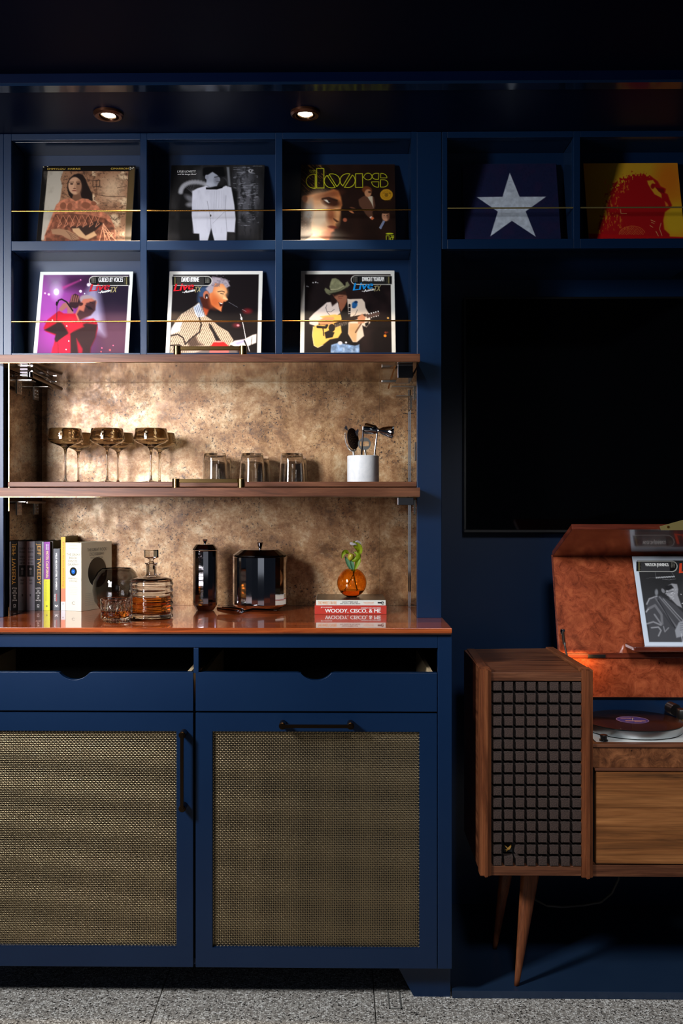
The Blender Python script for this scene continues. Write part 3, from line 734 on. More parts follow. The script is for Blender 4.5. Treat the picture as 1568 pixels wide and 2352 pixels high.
def tumbler(x, Y, lbl):
    t = thing('tumbler', lbl, 'glass', (x, Y, SH), 'smoked tumblers upside down on the shelf')
    prof = [(.0425, 0), (.0415, .0300), (.0385, .0700), (.0360, .0930), (.0345, .0955), (0, .0955), (0, .0880), (.0325, .0875), (.0345, .0850), (.0370, .0600), (.0398, .0250), (.0410, 0)]
    lathe('glass_body', prof, (x, Y, SH), M['smoke2'], t, 64, None, True)
    return t
YF, YR = 3.24, 3.455
g0 = tumbler(X_(493.7, YF), YF, 'smoked tumbler upside down, front row, nearest the coupes')
for px, Y, lb in ((579, YF, 'smoked tumbler upside down, middle of the front row'), (670.3, YF, 'smoked tumbler upside down, front row, nearest the marble crock'),
                  (505.5, YR, 'smoked tumbler upside down, back row, nearest the coupes'), (594.5, YR, 'smoked tumbler upside down, middle of the back row'), (679.5, YR, 'smoked tumbler upside down, back row, nearest the marble crock')):
    dup(g0, (X_(px, Y), Y, SH), lb)
# marble crock with bar tools
Y = 3.26; c = P(833.5, 1105, Y)
lathe('marble_crock', [(0, 0), (.0515, 0), (.0528, .002), (.0528, .0865), (.051, .0885), (.044, .0885), (.043, .086), (.043, .012), (0, .012)], (c.x, Y, SH), M['marble'], None, 64)
tag(bpy.data.objects['marble_crock'], 'white marble crock holding steel bar tools on the shelf', 'crock')
# hawthorne strainer
st = thing('cocktail_strainer', 'perforated black strainer with a coiled spring in the marble crock', 'strainer', (X_(810, 3.27), 3.27, SH+.0125))
ctr = P(809.5, 1008, 3.27); R = Matrix.Translation(ctr) @ Matrix.Rotation(-.14, 4, 'Y') @ Matrix.Rotation(math.radians(58), 4, 'Z') @ Matrix.Rotation(PI/2, 4, 'X')
lathe('plate', [(0, -.001), (.026, -.001), (.0335, .0005), (.036, .0005), (.036, .002), (.0335, .002), (.026, .0006), (0, .0006)], (0, 0, 0), M['strainer'], st, 48, tf=R)
bm = bmesh.new()
for rr, n in ((0, 1), (.009, 6), (.0175, 11)):
    for i in range(n):
        a = 2*PI*i/n; p = R @ Vector((rr*math.cos(a), rr*math.sin(a), .0008)); q = R @ Vector((rr*math.cos(a), rr*math.sin(a), .0016)); bm_rod(bm, p, q, .0014, seg=8)
from_bm('holes', bm, M['steel'], st)
sp = []
for i in range(260):
    a = math.radians(150)+math.radians(150)*i/259; b = i*.85
    sp.append(R @ Vector(((.0395+.0035*math.cos(b))*math.cos(a), (.0395+.0035*math.cos(b))*math.sin(a), -.004+.0035*math.sin(b))))
tube('spring', sp, .0007, M['chrome'], st, 5)
for ax in (-.5, .75):
    p = R @ Vector((.028*math.sin(ax), 0, 0))
    prism('ear', [P(790+0, 984, 3.262), P(794, 977, 3.262), P(797, 981, 3.262), P(799, 990, 3.262)] if ax < 0 else [P(815, 992, 3.262), P(821, 985, 3.262), P(823.5, 990, 3.262), P(820, 1003, 3.262)], (0, .002, 0), M['strainer'], st)
rod('handle', P(811, 1033, 3.27), P(815, 1092, 3.262), .0042, M['steel'], st)
# bottle opener
bo = thing('bottle_opener', 'steel ring-shaped bottle opener standing in the marble crock', 'bottle opener', (X_(838, 3.275), 3.275, SH+.0125))
ctr = P(836.5, 1019.5, 3.275)
RO = Matrix.Translation(ctr) @ Matrix.Rotation(PI/2, 4, 'X')
lathe('ring', [(.0155, -.0012), (.0215, -.0012), (.0215, .0012), (.0155, .0012)], (0, 0, 0), M['steel'], bo, 48, None, True, True, RO)
for s_ in (1, -1):
    pts = [ctr+Vector((.0175*math.cos(a)*.98, -.0011, s_*.0175*math.sin(a))) for a in [math.radians(25+130*i/10) for i in range(11)]]
    pts += [ctr+Vector((-.006, -.0011, s_*.0085)), ctr+Vector((0, -.0011, s_*(.0075))), ctr+Vector((.006, -.0011, s_*.0085))]
    prism('lip', pts, (0, .0022, 0), M['steel'], bo)
rod('handle', ctr+Vector((.0015, 0, -.0205)), P(846, 1092, 3.27), .0035, M['steel'], bo)
# jigger pair
jg = thing('jigger', 'shiny double-ended steel jigger lying across two stems above the crock', 'jigger', (X_(850, 3.24), 3.24, SH+.0125))
a = P(838, 984, 3.24); b = P(901, 993, 3.215); d = b-a; Lg = d.length
prof = [(.0125, 0), (.0185, .0005), (.0190, .004), (.0150, Lg*.38), (.0065, Lg*.47), (.0065, Lg*.53), (.0140, Lg*.66), (.0205, Lg*.94), (.0210, Lg),
        (.0202, Lg), (.0195, Lg*.94), (.0132, Lg*.67), (.0052, Lg*.56), (0, Lg*.55)]
lathe('cups', [(0, .001)]+prof, (0, 0, 0), M['chrome'], jg, 48, tf=frame_to(a, d))
rod('stem', P(866, 992, 3.235), P(854, 1092, 3.245), .0030, M['chrome'], jg)
bs = thing('bar_spoon', 'slim dark steel stirrer standing in the crock under the jigger', 'bar spoon', (X_(828, 3.232), 3.232, SH+.0125))
rod('stem', P(834, 984, 3.222), P(827, 1092, 3.24), .0028, M['gunmetal'], bs)
rod('tip', P(834, 980, 3.222), P(834, 987, 3.222), .0042, M['chrome'], bs)
# ------------------------------------------------------------------ on the countertop
CZ = CT+.0004
def scl(Y): return F/Y
# standing books
def book(name, lbl, px0, px1, pyt, Y, depth, cover, spine, ang=0., group='upright books at the left mirror', hard=False):
    "upright book; spine faces the room; returns (thing, spine origin bottom-left, right vector, width, height)"
    a = P(px0, 1402, Y); b = P(px1, 1402, Y); wd = b.x-a.x; zt_ = Z_(pyt, Y, (px0+px1)/2); h = zt_-CZ
    t = thing(name, lbl, 'book', (a.x+wd/2, Y+depth/2, CZ), group)
    R = Matrix.Translation((a.x, Y, CZ)) @ Matrix.Rotation(-ang, 4, 'Z')
    def bx(nm, x0, x1, y0, y1, z0, z1, mt, bev=.0004):
        bm = bmesh.new(); bm_box(bm, x0, x1, y0, y1, z0, z1)
        bmesh.ops.bevel(bm, geom=list(bm.edges), offset=bev, segments=2, affect='EDGES')
        bmesh.ops.transform(bm, matrix=R, verts=list(bm.verts)); return from_bm(nm, bm, mt, t)
    wd = wd/max(.5, math.cos(ang))-.0006; c_ = .0012
    bx('cover', 0, c_, .0008, depth, 0, h, cover); bx('cover', wd-c_, wd, .0008, depth, 0, h, cover)
    bx('spine', 0, wd, 0, .0013, 0, h, spine, .0003)
    bx('pages', c_+.0002, wd-c_-.0002, .0016, depth-.003, .002, h-.002, M['paper'], .0003)
    rv = (R.to_3x3() @ Vector((1, 0, 0))); return t, R @ Vector((0, 0, 0)), rv, wd, h, R
UP = Vector((0, 0, 1)); DN = Vector((0, 0, -1))
def spine_h(B, s, u0, u1, v0, v1, mat, bold=0.):            # horizontal lettering, u across, v up (0..1)
    t, o, rv, wd, h, R = B; text(s, o+rv*(u0*wd)+UP*(v0*h), rv, UP, (u1-u0)*wd, (v1-v0)*h, mat, t, bold)
def spine_v(B, s, u0, u1, v0, v1, mat, bold=0.):            # reads downwards
    t, o, rv, wd, h, R = B; text(s, o+rv*(u0*wd)+UP*(v1*h), DN, rv, (v1-v0)*h, (u1-u0)*wd, mat, t, bold)
def spine_patch(B, u0, u1, v0, v1, mat, nm='printed_panel', lift=.0004):
    t, o, rv, wd, h, R = B; n = rv.cross(UP)
    p = [o+rv*(u0*wd)+UP*(v0*h)+n*lift, o+rv*(u1*wd)+UP*(v0*h)+n*lift, o+rv*(u1*wd)+UP*(v1*h)+n*lift, o+rv*(u0*wd)+UP*(v1*h)+n*lift]
    me = bpy.data.meshes.new(nm); me.from_pydata([tuple(q) for q in p], [], [(0, 1, 2, 3)]); return link(nm, me, mat, t)
def spine_disc(B, u, v, r, mat, nm, lift=.0005, ry=None):
    t, o, rv, wd, h, R = B; n = rv.cross(UP); c = o+rv*(u*wd)+UP*(v*h)+n*lift
    me = bpy.data.meshes.new(nm); k = 40
    me.from_pydata([tuple(c+rv*(r*math.cos(2*PI*i/k))+UP*(r*math.sin(2*PI*i/k))) for i in range(k)], [], [tuple(range(k))]); return link(nm, me, mat, t)
Y0 = 3.34
ink, wht, gld = cm((40, 42, 46)), cm((232, 232, 228)), cm((222, 168, 72))
B = book('hardback_book', 'grey hardback with a dark portrait on its spine, leftmost upright book', 61, 80.3, 1243.5, Y0, .155, cm((24, 26, 60)), cm((172, 174, 184)))
for s, v in (('RECKLESS', .895), ('DAUGHTER', .845), ('A PORTRAIT', .775), ('OF JONI', .728), ('MITCHELL', .682), ('DAVID', .435), ('YAFFE', .39)):
    k = .66 if len(s) > 6 else .42
    spine_h(B, s, .5-k/2, .5+k/2, v-.012, v+.016, ink, .01)
spine_patch(B, .08, .88, .49, .655, cm((18, 22, 28))); spine_patch(B, .12, .84, .50, .645, cm((38, 44, 52)), 'printed_photo', .0006)
spine_disc(B, .48, .60, .0045, cm((180, 186, 192)), 'portrait_face', .0008); spine_patch(B, .38, .60, .515, .575, cm((110, 118, 126)), 'portrait_hair', .0007)
spine_patch(B, .38, .55, .205, .222, ink, 'publisher_mark'); spine_patch(B, .38, .55, .226, .236, ink, 'publisher_mark')
B = book('hardback_book', 'black hardback with tall golden lettering running down its spine, beside the grey one', 80.8, 96.5, 1243, Y0, .155, cm((14, 14, 16)), cm((18, 18, 20)))
spine_v(B, 'JEFF TWEEDY', .12, .86, .375, .965, gld, .015)
for s, v in (("LET'S", .32), ('GO', .285), ('(SO WE', .25), ('CAN', .215), ('GET', .18), ('BACK)', .145)):
    k = .34 if len(s) < 4 else .7; spine_h(B, s, .45-k/2, .45+k/2, v-.012, v+.012, wht, .03)
spine_patch(B, .28, .62, .055, .09, wht, 'publisher_mark'); spine_patch(B, .36, .54, .062, .083, cm((18, 18, 20)), 'publisher_mark', .0006)
spine_h(B, 'ONE', .26, .64, .038, .048, wht, .02)
B = book('paperback_book', 'thin dark paperback with a pale strip, between the black and the purple book', 97.2, 100.2, 1244, Y0, .15, cm((30, 34, 44)), cm((200, 204, 214)))
B = book('paperback_book', 'purple and yellow paperback with yellow serif lettering down its spine', 100.8, 115, 1244.5, Y0, .15, cm((30, 24, 20)), cm((136, 44, 150)))
spine_patch(B, 0, 1, .0, .455, cm((226, 226, 20)), 'yellow_band')
spine_v(B, 'HOTEL CALIFORNIA', .34, .78, .475, .865, cm((240, 214, 130)), .012)
for k in (.34, .62): spine_v(B, 'BARNEY HOSKYNS' if k < .5 else 'BARNEY HOSKYNS', k, k+.14, .885, .965, wht, .03)
for k in (.24, .44, .64): spine_v(B, 'Singer-songwriters and Cocaine Cowboys in the LA Canyons', k, k+.1, .14, .435, cm((120, 112, 20)), .0)
spine_disc(B, .48, .065, .0028, cm((120, 112, 20)), 'publisher_mark')
B = book('hardback_book', 'dark brown hardback set deeper, between the purple and the charcoal book', 115.6, 122.2, 1243, Y0+.02, .135, cm((44, 34, 28)), cm((52, 42, 34)))
B = book('paperback_book', 'short charcoal paperback with white lettering down its spine', 122.6, 137.6, 1260, Y0, .14, cm((30, 30, 34)), cm((66, 68, 74)))
spine_v(B, "WILLIE NELSON'S LETTERS TO AMERICA", .34, .62, .335, .93, wht, .03)
spine_v(B, 'WILLIE NELSON', .18, .34, .15, .27, wht, .02); spine_v(B, 'WITH TURK PIPKIN', .42, .56, .15, .27, cm((190, 50, 50)), .02)
spine_h(B, 'HARPER', .2, .8, .055, .066, wht, .02); spine_v(B, '>', .2, .75, .07, .09, wht, .05)
B = book('paperback_book', 'tallest book, thin orange and yellow spine fading to white at its foot', 140, 150.6, 1233, Y0, .165, cm((120, 108, 20)), cm((232, 160, 28)))
spine_patch(B, 0, 1, .0, .12, cm((206, 208, 214)), 'white_band'); spine_patch(B, 0, 1, .12, .30, cm((206, 112, 76)), 'orange_band')
spine_v(B, 'Bob Dylan: The Stories Behind the Songs', .3, .7, .32, .93, cm((224, 88, 24)), .01)
spine_disc(B, .45, .09, .0016, ink, 'publisher_mark')
B = book('reference_book', 'thick cream reference book with a blue-centred record printed on its spine', 150.4, 191.5, 1246, Y0, .172, cm((226, 218, 186)), cm((214, 209, 190)), math.radians(23))
grey = cm((120, 116, 104)); pale = cm((176, 172, 158))
for s, v, k, c_, t_ in (('PREFACE BY JOHN PEEL', .955, .44, pale, .005), ('FULLY REVISED EDITION', .915, .52, pale, .005), ('THE GREAT', .825, .86, grey, .016), ('ROCK', .775, .5, grey, .016), ('DISCO-', .728, .62, grey, .016), ('GRAPHY', .68, .7, grey, .016),
                        ('MARTIN C.', .475, .6, grey, .010), ('STRONG', .437, .5, grey, .010), ('Complete', .37, .3, pale, .004), ('discographies', .345, .5, pale, .004), ('listing every track', .32, .55, pale, .004), ('recorded by more', .295, .6, pale, .004), ('than 1,000', .27, .4, pale, .004), ('artists', .245, .42, pale, .004), ('C', .115, .2, grey, .021)):
    spine_h(B, s, .5-k/2, .5+k/2, v-t_, v+t_, c_, 0)
r_ = .0148
spine_disc(B, .5, .577, r_, cm((22, 26, 26), .3), 'printed_record'); spine_disc(B, .5, .577, r_*.52, cm((30, 96, 180), .3), 'printed_label', .0007); spine_disc(B, .5, .577, r_*.08, wht, 'printed_hole', .0009)
# the cover that shows: big dark disc and faint title
t, o, rv, wd, h, R = B
dv = R.to_3x3() @ Vector((0, 1, 0)); rt = o+rv*(wd+.0004)
k = 48; me = bpy.data.meshes.new('printed_record'); c = rt+dv*.088+UP*(h*.55)
me.from_pydata([tuple(c+dv*(.052*math.cos(2*PI*i/k))+UP*(.052*math.sin(2*PI*i/k))) for i in range(k)], [], [tuple(range(k))]); link('printed_record', me, cm((24, 24, 22), .35), t)
text('THE GREAT ROCK', rt+dv*.03+UP*(h*.865), dv, UP, .11, .011, grey, t); text('DISCOGRAPHY', rt+dv*.045+UP*(h*.80), dv, UP, .08, .011, grey, t); text('MARTIN C. STRONG', rt+dv*.05+UP*(h*.755), dv, UP, .07, .006, grey, t)
for i in range(7): text('discography of thousands of albums and singles', rt+dv*.02+UP*(h*(.24-.028*i)), dv, UP, .13, .0035, pale, t)

# smoked globe bowl behind tumbler
Y = 3.35; c = P(267.5, 1345, Y); k = F/Y
def sm(r, z): return (r/k, z/k)
prof = [(0, 0), (26, 0), (38, 4), (50, 20), (54.5, 42), (53, 62), (44, 80), (36, 87), (33, 88), (33, 86.5), (42, 79), (51, 61), (52.5, 42), (48, 21), (36, 6.5), (25, 3.2), (0, 3.2)]
lathe('candle_globe', [sm(r, z*1.1) for r, z in prof], (c.x, Y, CZ), M['dsmoke'], None, 72)
tag(bpy.data.objects['candle_globe'], 'round smoked glass bowl between the thick cream book and the decanter', 'bowl')
# whiskey tumbler
Y = 3.02; c = P(265.5, 1404, Y)
wt = thing('whiskey_tumbler', 'cut crystal tumbler with a little whiskey, in front of the decanter', 'glass', (c.x, Y, CZ))
def cut(a, z):
    if .016 < z < .066:
        f = 1-max(0, math.cos(a*9+ (z-.016)*70))**2*.035-max(0, math.cos(a*9-(z-.016)*70))**2*.035
        return f
    return 1-.02*abs(math.cos(a*18)) if z < .016 else 1
prof = [(0, .0), (.034, .0), (.0385, .003), (.040, .007), (.0445, .012)]+[(.0455, .016+i*.0036) for i in range(15)]+[(.0460, .0720), (.0452, .0735), (.0438, .0728), (.0425, .060), (.0420, .022), (.040, .017), (0, .0155)]
lathe('crystal_body', prof, (c.x, Y, CZ), M['glass'], wt, 144, lambda a, z: cut(a, z), smooth=False)
lathe('whiskey', [(0, .0160), (.0395, .0175), (.0413, .0225), (.0416, .0370), (0, .0370)], (c.x, Y, CZ), M['whiskey'], wt, 64)
# decanter
Y = 3.13; c = P(347.5, 1400, Y); k = F/Y
dc = thing('decanter', 'square-shouldered crystal decanter half full of whiskey with a steel-topped stopper', 'decanter', (c.x, Y, CZ))
def rip(a, z):
    return 1-.018*abs(math.cos(a*8))
body = [(0, 0), (.060, 0), (.0665, .003)]
for i in range(41):
    z = .004+i*(.118-.004)/40; body.append((.0682+.0016*math.sin(z/.0205*2*PI), z))
body += [(.0685, .1215), (.064, .1255), (.045, .1300), (.024, .1345), (.0175, .1385), (.0160, .146), (.0160, .166), (.0178, .1725), (.0210, .1755), (.0208, .1770), (.0125, .1770), (.0110, .170), (.0108, .146), (.012, .1385), (.020, .1318), (.045, .1268), (.061, .1225), (.0635, .119), (.0635, .022), (.058, .0175), (0, .0165)]
lathe('crystal_body', body, (c.x, Y, CZ), M['glass'], dc, 128, rip)
liq = [(0, .0170), (.057, .0180), (.0615, .0225), (.0622, .070), (0, .070)]
lathe('whiskey', liq, (c.x, Y, CZ), M['whiskey'], dc, 96)
sp_ = lathe('stopper', [(0, .155), (.0092, .155), (.0098, .176), (.0065, .182), (.0075, .187), (.0150, .1925), (0, .1925)], (c.x, Y, CZ), M['glass'], dc, 40)
lathe('stopper_cap', [(0, .1928), (.0205, .1928), (.0228, .1945), (.0228, .2165), (.0215, .2185), (0, .2185)], (c.x, Y, CZ), M['glass'], sp_, 8, smooth=False)
# shaker
Y = 3.36; c = P(470.5, 1404, Y); k = F/Y
shk = thing('cocktail_shaker', 'tall slim black chrome faceted canister with a pointed knob lid', 'shaker', (c.x, Y, CZ))
fac = lambda n, d: (lambda a, z: 1+d*math.sin(round(a*n/(2*PI))*12.9898+1.3))
lathe('body', [sm(r, z) for r, z in ((0, 0), (17, 0), (20, 1), (27.5, 13), (28, 17), (28, 136), (27, 138), (0, 138))], (c.x, Y, CZ), M['dkchrome'], shk, 16, fac(16, .02), smooth=False)
ld = lathe('lid', [sm(r, z) for r, z in ((0, 139), (28.5, 139), (28.5, 141), (20, 151.5), (0, 151.5))], (c.x, Y, CZ), M['gunmetal'], shk, 16, smooth=False)
lathe('knob', [sm(r, z) for r, z in ((0, 152), (2.4, 152), (2.6, 155), (6, 162), (6, 163), (0, 163))], (c.x, Y, CZ), M['dkchrome'], ld, 20)
# ice bucket
Y = 3.375; c = P(597, 1404, Y); k = F/Y
ib = thing('ice_bucket', 'wide black chrome fluted ice bucket with a flat-topped lid and small knob', 'ice bucket', (c.x, Y, CZ))
lathe('body', [sm(r, z) for r, z in ((0, 0), (38, 0), (44, 2), (60, 11), (62, 15), (62, 122), (60, 124), (0, 124))], (c.x, Y, CZ), plain('fluted_black_chrome', (196, 196, 202), .06, 1.), ib, 28, fac(28, .009), smooth=False)
ld = lathe('lid', [sm(r, z) for r, z in ((0, 124.6), (62.5, 124.6), (62.5, 127), (44, 139), (0, 139))], (c.x, Y, CZ), M['gunmetal'], ib, 26, smooth=False)
lathe('knob', [sm(r, z) for r, z in ((0, 139.5), (3.2, 139.5), (3.6, 143), (7.4, 154), (7.4, 155), (0, 155))], (c.x, Y, CZ), M['dkchrome'], ld, 20)
# ice scoop
isc = thing('ice_scoop', 'black chrome ice scoop lying in front of the fluted ice bucket', 'ice scoop', (X_(560, 3.235), 3.235, CZ))
bm = bmesh.new(); a = Vector((X_(503, 3.27), 3.275, CZ+.016)); b = Vector((X_(557, 3.2), 3.20, CZ+.016)); ax = (b-a).normalized(); sd = ax.cross(UP).normalized(); rows = []
for i in range(13):
    s_ = i/12; r_ = .0165*(.72+.28*math.sin(min(1, s_*1.6)*PI/2))*(1 if s_ < .85 else 1-(s_-.85)*3.2)
    ctr = a+(b-a)*s_; rows.append([bm.verts.new(ctr+sd*(r_*math.cos(t_))+UP*(-r_*math.sin(t_)*.95)) for t_ in [PI*(-.12+1.24*j/14) for j in range(15)]])
for A, Bq in zip(rows, rows[1:]):
    for j in range(14): bm.faces.new((A[j], A[j+1], Bq[j+1], Bq[j]))
r = bmesh.ops.solidify(bm, geom=list(bm.faces), thickness=.0012)
from_bm('scoop', bm, M['dkchrome'], isc, True)
tube('handle', [b+UP*(-.004), P(580, 1400, 3.23), P(605, 1401, 3.24), P(635, 1402, 3.25)], .0052, M['gunmetal'], isc, 12, [.8, 1, 1, .9])
# two books lying flat
def flat(name, lbl, x0, x1, y, dep, z0, z1, cover, grp='books lying under the amber vase'):
    t = thing(name, lbl, 'book', ((x0+x1)/2, y+dep/2, z0), grp)
    box('cover', x0, x1, y+.0005, y+dep, z0, z0+.0018, cover, t, .0004); box('cover', x0, x1, y+.0005, y+dep, z1-.0018, z1, cover, t, .0004)
    box('spine', x0, x1, y, y+.0016, z0, z1, cover, t, .0005)
    box('pages', x0+.002, x1-.002, y+.002, y+dep-.003, z0+.002, z1-.002, M['paper'], t, 0)
    return t
Y = 3.25; x0, x1 = X_(722.5, Y), X_(887.5, Y); z1 = Z_(1391, Y, 800)
red = cm((186, 56, 44), .3)
t = flat('hardback_book', 'red book with white capitals on its spine, lowest of the pair under the amber vase', x0, x1, Y, .215, CZ, z1, red)
ww = x1-x0; hh = z1-CZ
text('WOODY, CISCO, & ME', (x0+ww*.145, Y, CZ+hh*.10), (1, 0, 0), UP, ww*.775, hh*.50, wht, t, .028)
text('JIM LONGHI', (x0+ww*.085, Y, CZ+hh*.70), (1, 0, 0), UP, ww*.155, hh*.16, wht, t, .02)
text('UNIVERSITY OF ILLINOIS PRESS', (x0+ww*.645, Y, CZ+hh*.66), (1, 0, 0), UP, ww*.275, hh*.12, wht, t, .02)
Y2 = Y+.003; xa, xb = X_(725.5, Y2), X_(885.5, Y2); z2 = Z_(1378.5, Y2, 800)
t = flat('paperback_book', 'white-spined paperback with a dark photographic cover, directly under the amber vase', xa, xb, Y2, .205, z1+.0004, z2, cm((214, 216, 206), .35))
m = N('dark_cover_print'); v = m.coord(); m.l(m.ramp(m.noise(v, 26, 4, .6, 1.2), [(.4, (26, 26, 22)), (.55, (48, 46, 38)), (.62, (98, 82, 58)), (.7, (60, 54, 44))]), m.b.inputs[BC]); m.b.inputs['Roughness'].default_value = .25
box('front_cover_print', xa+.0005, xb-.0005, Y2+.001, Y2+.2045, z2+.00005, z2+.0006, m.m, t, 0)
ww = xb-xa; hh = z2-z1
text("THIS WHEEL'S ON FIRE", (xa+ww*.03, Y2, z1+hh*.22), (1, 0, 0), UP, ww*.265, hh*.6, cm((238, 160, 90)), t, .0)
text('Levon Helm and', (xa+ww*.375, Y2, z1+hh*.56), (1, 0, 0), UP, ww*.22, hh*.26, ink, t, .01); text('the Story of the Band', (xa+ww*.345, Y2, z1+hh*.20), (1, 0, 0), UP, ww*.285, hh*.26, ink, t, .01)
text('Levon Helm with', (xa+ww*.68, Y2, z1+hh*.52), (1, 0, 0), UP, ww*.15, hh*.18, cm((238, 160, 120)), t); text('Stephen Davis', (xa+ww*.695, Y2, z1+hh*.25), (1, 0, 0), UP, ww*.13, hh*.18, cm((238, 160, 120)), t)
box('publisher_mark', xa+ww*.885, xa+ww*.935, Y2-.0003, Y2-.0001, z1+hh*.38, z1+hh*.68, ink, t, 0); text('e', (xa+ww*.935, Y2, z1+hh*.2), (1, 0, 0), UP, ww*.035, hh*.6, ink, t, .03)
# amber bud vase
Y = 3.365; c = P(807.5, 1342, Y); k = F/Y; VZ = z2+.0008
av = thing('amber_vase', 'round amber glass bud vase with a little water, on the two flat books', 'vase', (c.x, Y, VZ))
r0 = 34/k; n = 26; prof = [(0, 0)]
for i in range(n+1):
    a = math.radians(-66+(66+67)*i/n); prof.append((r0*math.cos(a), r0*.955+r0*math.sin(a)*1.0))
prof[1] = (r0*.34, .0); prof = [(r, max(0, z)) for r, z in prof]
inner = [(r-.0016 if r > .003 else 0, z) for r, z in prof[1:]][::-1]; inner = [(r, max(.0022, z)) for r, z in inner]
lathe('glass_body', prof+inner[:-1]+[(0, .0022)], (c.x, Y, VZ), M['amber'], av, 72)
ri = r0-.0022
lq = [(0, .0030)]+[(ri*math.cos(math.radians(a)), r0*.955+ri*math.sin(math.radians(a))) for a in range(-62, -27, 5)]
lq = lq+[(0, lq[-1][1])]; lathe('water', lq, (c.x, Y, VZ), M['amberwater'], av, 48)
# orchid
fl_ = thing('orchid_stem', 'green slipper orchid with a white-edged hood standing in the amber vase', 'flower', (c.x+.004, Y, VZ+.0035))
grn = plain('orchid_green', (150, 176, 30), .45, 0, 0, Subsurface_Weight=.0); dgr = plain('sepal_green', (96, 150, 110), .45); olive = plain('pouch_olive', (150, 140, 40), .3); wt_ = plain('petal_white', (226, 222, 226), .5); stem_m = plain('stem_brown_green', (92, 88, 36), .5)
m = N('spotted_green'); v = m.coord(); vo = m.n('ShaderNodeTexVoronoi'); vo.inputs['Scale'].default_value = 420; m.l(v, vo.inputs['Vector'])
m.l(m.ramp(vo.outputs['Distance'], [(.22, (70, 84, 14)), (.34, (176, 196, 36))]), m.b.inputs[BC]); m.b.inputs['Roughness'].default_value = .45
def crom(P4, n):
    out = []
    for i in range(len(P4)-1):
        a, b, c, d = P4[max(0, i-1)], P4[i], P4[i+1], P4[min(len(P4)-1, i+2)]
        for k in range(n):
            t_ = k/n; out.append(.5*((2*b)+(c-a)*t_+(2*a-5*b+4*c-d)*t_*t_+(3*b-a-3*c+d)*t_**3))
    return out+[P4[-1]]
def leafy(name, spine_pts, widths, cup, mat, parent, up=Vector((0, -1, 0)), thick=.0008, wave=0.):
    "a petal: a smooth strip along spine_pts, cupped across its width, with an optional ruffled edge"
    bm = bmesh.new(); rows = []; pts = crom([Vector(p) for p in spine_pts], 6); ws = crom([float(w_) for w_ in widths], 6); n = len(pts)
    for i, p in enumerate(pts):
        d = (pts[min(i+1, n-1)]-pts[max(0, i-1)]).normalized(); s_ = d.cross(up).normalized(); nn = s_.cross(d); wv = max(.0006, ws[i])
        rows.append([bm.verts.new(p+s_*(wv*t_)+nn*(cup*wv*(t_*t_)+wave*abs(t_)*math.sin(i*1.1+t_*2))) for t_ in [-1+2*k/10 for k in range(11)]])
    for A, Bq in zip(rows, rows[1:]):
        for j in range(10): bm.faces.new((A[j], A[j+1], Bq[j+1], Bq[j]))
    bmesh.ops.solidify(bm, geom=list(bm.faces), thickness=thick)
    return from_bm(name, bm, mat, parent, True)
q = lambda x, y, dy=0.: tuple(P(x, y, Y-.006+dy))
tube('stem', [q(819, 1297, .004), q(818, 1303), q(812, 1318), q(800, 1340, .01), q(787, 1362, .02)], .0014, stem_m, fl_, 8)
tube('stem', [q(811, 1300), q(811, 1316), q(815, 1336, .01), q(821, 1358, .02), q(824, 1368, .02)], .0022, stem_m, fl_, 8)
leafy('sepal', [q(809, 1312), q(802, 1300), q(797, 1288), q(792, 1278)], [.001, .0058, .0062, .0012], .5, dgr, fl_)
leafy('sepal', [q(811, 1313, -.002), q(810, 1302, -.005), q(807, 1290, -.005), q(804, 1280)], [.001, .0055, .0058, .0012], .5, dgr, fl_)
leafy('petal', [q(813, 1312, -.004), q(818, 1300, -.008), q(822, 1287, -.008), q(822, 1274)], [.001, .0062, .0095, .004], .5, grn, fl_)
leafy('petal', [q(813, 1268, .002), q(822, 1274, -.008), q(819, 1283, -.014), q(808, 1289, -.014)], [.003, .0085, .0100, .003], -.5, grn, fl_, wave=.0012)
leafy('petal', [q(801, 1271), q(794, 1267, -.006), q(788, 1272, -.010), q(785, 1283, -.010)], [.002, .0068, .0062, .0012], .6, grn, fl_, wave=.001)
bm = bmesh.new(); pc = Vector(q(806, 1278, -.010))
r = bmesh.ops.create_uvsphere(bm, u_segments=28, v_segments=18, radius=1.)
bmesh.ops.delete(bm, geom=[v_ for v_ in bm.verts if v_.co.z > .66], context='VERTS')
bmesh.ops.solidify(bm, geom=list(bm.faces), thickness=.09)
bmesh.ops.transform(bm, matrix=Matrix.Translation(pc) @ Matrix.Rotation(.35, 4, 'Y') @ Matrix.Diagonal((.0105, .011, .0155, 1)), verts=list(bm.verts))
from_bm('pouch', bm, olive, fl_, True)
leafy('hood', [q(823, 1274), q(826, 1266, -.004), q(823, 1257, -.008), q(816, 1250, -.010), q(809, 1246, -.014)], [.0035, .0085, .0120, .0115, .0065], .6, m.m, fl_, wave=.0008)
leafy('hood_rim', [q(819, 1252, -.015), q(815, 1250, -.019), q(809, 1249, -.021), q(803, 1247, -.020)], [.001, .0030, .0052, .0030], .4, wt_, fl_, wave=.0006)
leafy('hood_rim', [q(829, 1253, -.012), q(826, 1247, -.015), q(820, 1243, -.017), q(815, 1245, -.017)], [.001, .0032, .0036, .001], .4, wt_, fl_, wave=.0005)
